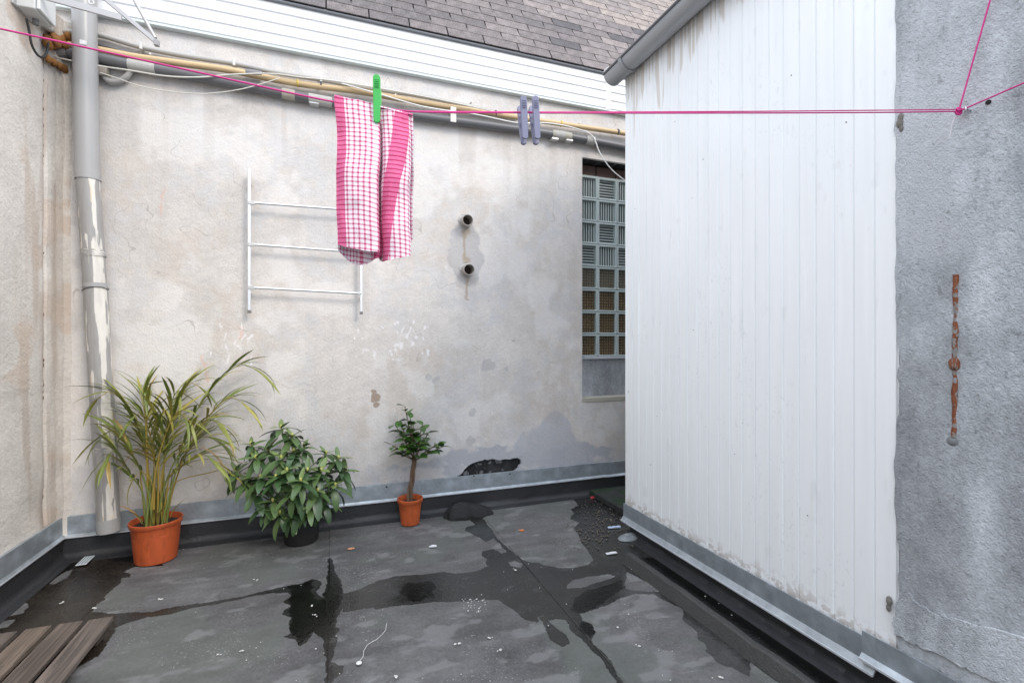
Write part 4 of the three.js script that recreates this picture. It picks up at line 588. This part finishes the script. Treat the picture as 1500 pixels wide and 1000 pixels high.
{ // rhododendron
  const c = onFloor(440, 785), t = thing('potted_rhododendron', 'bushy dark green rhododendron in a black nursery pot', 'potted plant', [c.x + .01, .004, -3.44]);
  pot(t, .125, .102, .19, [.018, .018, .019], .02);
  const Lm = [leafM([.075, .135, .045], .36), leafM([.052, .105, .04], .33), leafM([.105, .17, .06], .38), leafM([.16, .23, .075], .4)], stM = std([.16, .19, .06], .6), budM = std([.42, .42, .12], .5);
  const LG = [.15, .13, .105].map(L => [leafGeo(L, L * .34, .55, .22, 7, .55), leafGeo(L, L * .32, 1.0, .2, 7, .55), leafGeo(L, L * .33, .2, .25, 7, .55)]);
  const heads = [[412, 628, 0, 1], [428, 640, .05, .9], [368, 652, .06, .7], [345, 690, .05, .9], [375, 672, .12, 1], [392, 660, .02, 1], [430, 662, .1, 1], [445, 655, .0, .9], [477, 665, .05, .7], [495, 672, .08, .9], [505, 690, .05, 1], [470, 690, .16, 1], [404, 700, .2, 1], [429, 722, .25, 1.05], [450, 690, .18, 1], [382, 700, .16, 1], [372, 720, .12, 1], [490, 712, .14, 1], [420, 690, .2, .9], [465, 720, .2, 1], [400, 735, .2, 1], [440, 745, .2, .9], [478, 735, .12, .9], [388, 742, .14, .9], [410, 752, .22, .9], [425, 755, .18, .8], [360, 705, .1, .9], [455, 742, .22, .85], [440, 705, .26, 1], [412, 672, .14, 1]];
  for (const [px, py, dz, k] of heads) {
    const p = onBack(px, py, -3.44 + dz), o = V(p.x - t.position.x, p.y, dz); const dir = V(o.x * 1.2, .75, dz * 1.3 + .05).normalize();
    mesh('stem', tube([V(o.x * .12, .16, dz * .1), V(o.x * .5, (o.y + .16) * .48, dz * .5), o], .0045, 12, 6), stM, t); mesh('bud', new THREE.SphereGeometry(.009, 8, 6).scale(1, 1.5, 1).translate(o.x + dir.x * .01, o.y + dir.y * .01, o.z + dir.z * .01), budM, t);
    const X = V().crossVectors(dir, V(0, 0, 1)).normalize(), Z = V().crossVectors(X, dir), n = 11; const a0 = rr(0, 6);
    for (let i = 0; i < n; i++) { const a = a0 + i * 2.399, el = i < 3 ? .55 : i < 7 ? .12 : -.35; const d = X.clone().multiplyScalar(Math.cos(a)).addScaledVector(Z, Math.sin(a)).addScaledVector(dir, el + rr(-.1, .1)); const m = mesh('leaf', LG[i < 3 ? 2 : rnd() < .6 ? 0 : 1][i < 3 ? 2 : Math.floor(rr(0, 2))], i < 3 ? Lm[rnd() < .5 ? 3 : 2] : Lm[Math.floor(rr(0, 2.7))], t); m.scale.setScalar(k * rr(.85, 1.1)); aim(m, o.clone().addScaledVector(dir, -.012 * Math.floor(i / 3)), d, rr(-.25, .25)); }
  }
}
{ // small ficus
  const c = onFloor(600, 766), t = thing('potted_ficus', 'little ficus tree with twisted trunk in a small terracotta plastic pot', 'potted plant', [c.x, .004, c.z + .02]);
  pot(t, .088, .064, .185, [.56, .115, .03], .032); const zc = t.position.z;
  const bark = std([.22, .14, .09], .9, { bumpMap: cementBump, bumpScale: .006 }), Q = (px, py, dz = 0) => { const p = onBack(px, py, zc); return V(p.x - t.position.x, p.y, dz); };
  const tr = [Q(599, 735), Q(602, 712), Q(605, 690), Q(607, 672)]; for (let s = 0; s < 3; s++) { const pts = []; for (let i = 0; i <= 14; i++) { const f = i / 14, a = f * 5 + s * 2.09, cc = new THREE.CatmullRomCurve3(tr).getPoint(f), r = .011 * (1.25 - .5 * f); pts.push(V(cc.x + Math.cos(a) * r, cc.y - (i ? 0 : .03), cc.z + Math.sin(a) * r)); } mesh('trunk', tube(pts, .0095, 36, 8), bark, t); }
  const Lm = [leafM([.05, .125, .022], .32), leafM([.035, .09, .018], .3), leafM([.09, .19, .03], .35)], LG = [leafGeo(.076, .044, .35, .2, 6, .7), leafGeo(.066, .04, .7, .2, 6, .7)];
  const ends = [[593, 596, 0], [600, 612, .03], [578, 622, .02], [574, 652, .03], [588, 640, .07], [606, 625, -.03], [618, 622, .02], [627, 635, .0], [640, 650, .02], [630, 660, .05], [612, 642, .08], [598, 655, .06], [648, 655, .0], [622, 648, -.05], [590, 628, -.04], [604, 640, -.06], [585, 664, .03]];
  for (const [px, py, dz] of ends) { const e = Q(px, py, dz), s = tr[3], mid = V(s.x + (e.x - s.x) * .45, s.y + (e.y - s.y) * .5 - .01, dz * .5); const cv = new THREE.CatmullRomCurve3([s.clone().add(V(0, -.02, 0)), mid, e]); mesh('branch', new THREE.TubeGeometry(cv, 10, .0032, 6), bark, t);
    for (let i = 0; i < 7; i++) { const u = .5 + .5 * i / 6, p = cv.getPoint(u), a = i * 2.4 + px; const m = mesh('leaf', LG[i % 2], Lm[rnd() < .25 ? 2 : rnd() < .5 ? 1 : 0], t); m.scale.setScalar(rr(.9, 1.3)); aim(m, p, V(Math.cos(a) + (e.x - s.x) * 3, .25 + rr(-.3, .5), Math.sin(a)), rr(-.5, .5)); } }
}
{ // sagging membrane hood over the roof drain
  const p = onFloor(684, 752), g = new THREE.SphereGeometry(1, 40, 20, 0, Math.PI * 2, 0, Math.PI / 2), q = g.attributes.position; for (let i = 0; i < q.count; i++) { const x = q.getX(i), y = q.getY(i), z = q.getZ(i), n = .75 + .5 * fbm(x * 2.3 + 4, z * 2.3 + y * 2, 4); q.setXYZ(i, x * .19 * (.85 + .3 * fbm(x * 3, z * 3, 2)), y * .085 * n * (1.1 - .35 * x), z * .095 * n); } g.computeVertexNormals();
  single('drain_hood', g.translate(p.x, .002, p.z + .05), std([.016, .016, .017], .42, { bumpMap: floorBump, bumpScale: .006 }), 'black slumped membrane hood over the roof drain beside small pot', 'drain cover');
}
{ // wooden duckboard
  const e = onFloor(166, 902, .06), t = thing('duckboard', 'weathered wooden slatted duckboard lying on the wet roof floor', 'duckboard', [0, 0, 0]); const wm = [[1, 1, 1], [.8, .78, .76], [1.15, 1.1, 1.0]].map(c => std(c.map(v => v * 1.7), .85, { map: woodMap, bumpMap: floorBump, bumpScale: .004 }));
  let x = e.x; for (let i = 0; i < 5; i++) { const w = .091, L = 1.75, z0 = e.z + (i === 0 ? 0 : rr(-.015, .03)); const g = new RoundedBoxGeometry(w, .022, L, 2, .004); const p = g.attributes.position; for (let k = 0; k < p.count; k++) p.setX(k, p.getX(k) + .004 * (fbm(p.getZ(k) * 4 + i * 9, 2, 2) - .5)); planar(g, (a, b, c) => [a + i * .11 + b, c + i * .3]); const m = mesh('slat', g, wm[i % 3], t); m.position.set(x - w / 2, .052 + rr(-.002, .002), z0 + L / 2); m.rotation.y = rr(-.006, .006); x -= w + .021; }
  for (const z of [e.z + .10, e.z + .85, e.z + 1.6]) mesh('batten', rbox(x + .02, e.x - .012, .003, .0405, z - .03, z + .03, .003), wm[1], t);
}
// ---------------------------------------------------------------- litter
{
  const wm = std([.7, .7, .72], .8), chip = (px, py, l, w, rot, h = .004) => { const p = onFloor(px, py), g = new THREE.BoxGeometry(l, h, w, 6, 1, 2), q = g.attributes.position; for (let i = 0; i < q.count; i++) q.setY(i, q.getY(i) + .006 * (vn(q.getX(i) * 60 + px, q.getZ(i) * 60) - .3)); g.computeVertexNormals(); return g.rotateY(rot).translate(p.x, .0085, p.z); };
  { const a = onFloor(83, 823, .01), b = onFloor(110, 800, .01), L = a.distanceTo(b), t = thing('striped_strip', 'white striped plastic strip lying by the flashed side wall', 'litter', [(a.x + b.x) / 2 + .15, .012, (a.z + b.z) / 2 + .1]); t.rotation.y = Math.atan2(-(b.z - a.z), b.x - a.x); mesh('strip', new RoundedBoxGeometry(L, .004, .05, 1, .001), std([.62, .66, .68], .5), t); for (let i = -1; i <= 1; i++) mesh('stripe', box(-L / 2 + .004, L / 2 - .004, .0025, .0035, i * .014 - .002, i * .014 + .002), std([.2, .28, .33], .6), t); }
  single('paper_scrap', chip(639, 749, .055, .018, .5), wm, 'white paper scrap between the small ficus pot and drain hood', 'litter');
  single('paper_scrap', chip(634, 802, .045, .025, 0), wm, 'crumpled white scrap on dry roofing in front of small pot', 'litter');
  single('paper_scrap', chip(896, 812, .07, .022, -.1), wm, 'white paper stub in the wet patch near the shed corner', 'litter');
  single('paper_scrap', chip(900, 774, .09, .02, -.15, .008), std([.5, .6, .75], .6), 'pale blue crumpled wrapper at the shed corner', 'litter');
  single('red_scrap', chip(869, 730, .04, .02, .2, .012), std([.6, .06, .08], .6), 'small red and white scrap beside the mossy slab', 'litter');
  single('orange_chip', new THREE.IcosahedronGeometry(.018, 1).scale(1.2, .35, .9).translate(onFloor(764, 778).x, .007, onFloor(764, 778).z), std([.45, .17, .07], .9), 'orange brick crumb on the dry roofing', 'litter');
  single('orange_chip', new THREE.IcosahedronGeometry(.016, 1).scale(1.5, .35, .8).translate(onFloor(514, 805).x, .007, onFloor(514, 805).z), std([.5, .25, .15], .9), 'orange crumb with pale scratch near the left seam', 'litter');
  single('wet_rag', (() => { const p = onFloor(922, 789), g = new THREE.SphereGeometry(1, 24, 10, 0, 6.284, 0, Math.PI / 2), q = g.attributes.position; for (let i = 0; i < q.count; i++) q.setXYZ(i, q.getX(i) * .085, q.getY(i) * .028 * (.5 + fbm(q.getX(i) * 4, q.getZ(i) * 4, 3)), q.getZ(i) * .05); g.computeVertexNormals(); return g.translate(p.x, .003, p.z); })(), std([.2, .22, .23], .3), 'flattened grey plastic bag at the shed corner', 'litter');
  { const pts = [[645, 675], [630, 710], [622, 735], [590, 760], [560, 780], [520, 800], [502, 825], [495, 855], [485, 885], [478, 900]].map(([x, y]) => { const p = onFloor(400 + x / 3.847, 740 + y / 3.847); return V(p.x + rr(-.009, .009), .0065, p.z + rr(-.009, .009)); }); single('string_scrap', merge([...pts.slice(1).map((p, i) => bar(pts[i], p, .0011, 5)), new THREE.IcosahedronGeometry(.012, 1).scale(1, .4, 1).translate(pts[9].x, .008, pts[9].z)]), std([.7, .7, .68], .8), 'crooked piece of white string lying on the roofing', 'litter'); }
  // uncountable crumbs, grit and droppings
  const g = []; const add = (p, s, fl = .5) => g.push(new THREE.IcosahedronGeometry(s, 0).scale(rr(.7, 1.6), fl, rr(.7, 1.3)).rotateY(rr(0, 6)).translate(p.x, .005 + s * .2, p.z));
  for (let i = 0; i < 60; i++) add(onFloor(rr(250, 1150), rr(770, 1000)), rr(.0012, .0035));
  for (let i = 0; i < 40; i++) add(onFloor(690 + rr(-14, 24), 886 + rr(-8, 12)), rr(.0015, .0045));
  for (const [x, y] of [[375, 851], [320, 960], [354, 954], [670, 945], [730, 954], [718, 935], [583, 993], [1058, 993], [236, 879], [92, 884], [138, 892], [458, 888], [752, 835], [905, 920], [935, 947], [461, 903]]) for (let k = 0; k < 3; k++) add(onFloor(x + rr(-4, 4), y + rr(-1.5, 1.5)), rr(.003, .007), .3);
  const m = mesh('litter_crumbs', merge(g), std([.58, .57, .54], .9), scene); m.userData = { kind: 'stuff', label: 'pale crumbs and droppings scattered over the roofing', category: 'litter' };
  const h = []; for (let i = 0; i < 420; i++) { const p = onFloor(880 + 60 * (rnd() + rnd() - 1), 765 + 45 * (rnd() + rnd() - 1)), s = rr(.002, .007); h.push(new THREE.IcosahedronGeometry(s, 0).scale(rr(.7, 1.6), .6, rr(.7, 1.3)).rotateY(rr(0, 6)).translate(p.x, .004 + s * .3, p.z)); }
  const hm = mesh('corner_grit', merge(h), std([.12, .105, .085], .95), scene); hm.userData = { kind: 'stuff', label: 'dark grit and leaf crumbs gathered at the shed corner', category: 'grit' };
}
renderer.render(scene, camera);
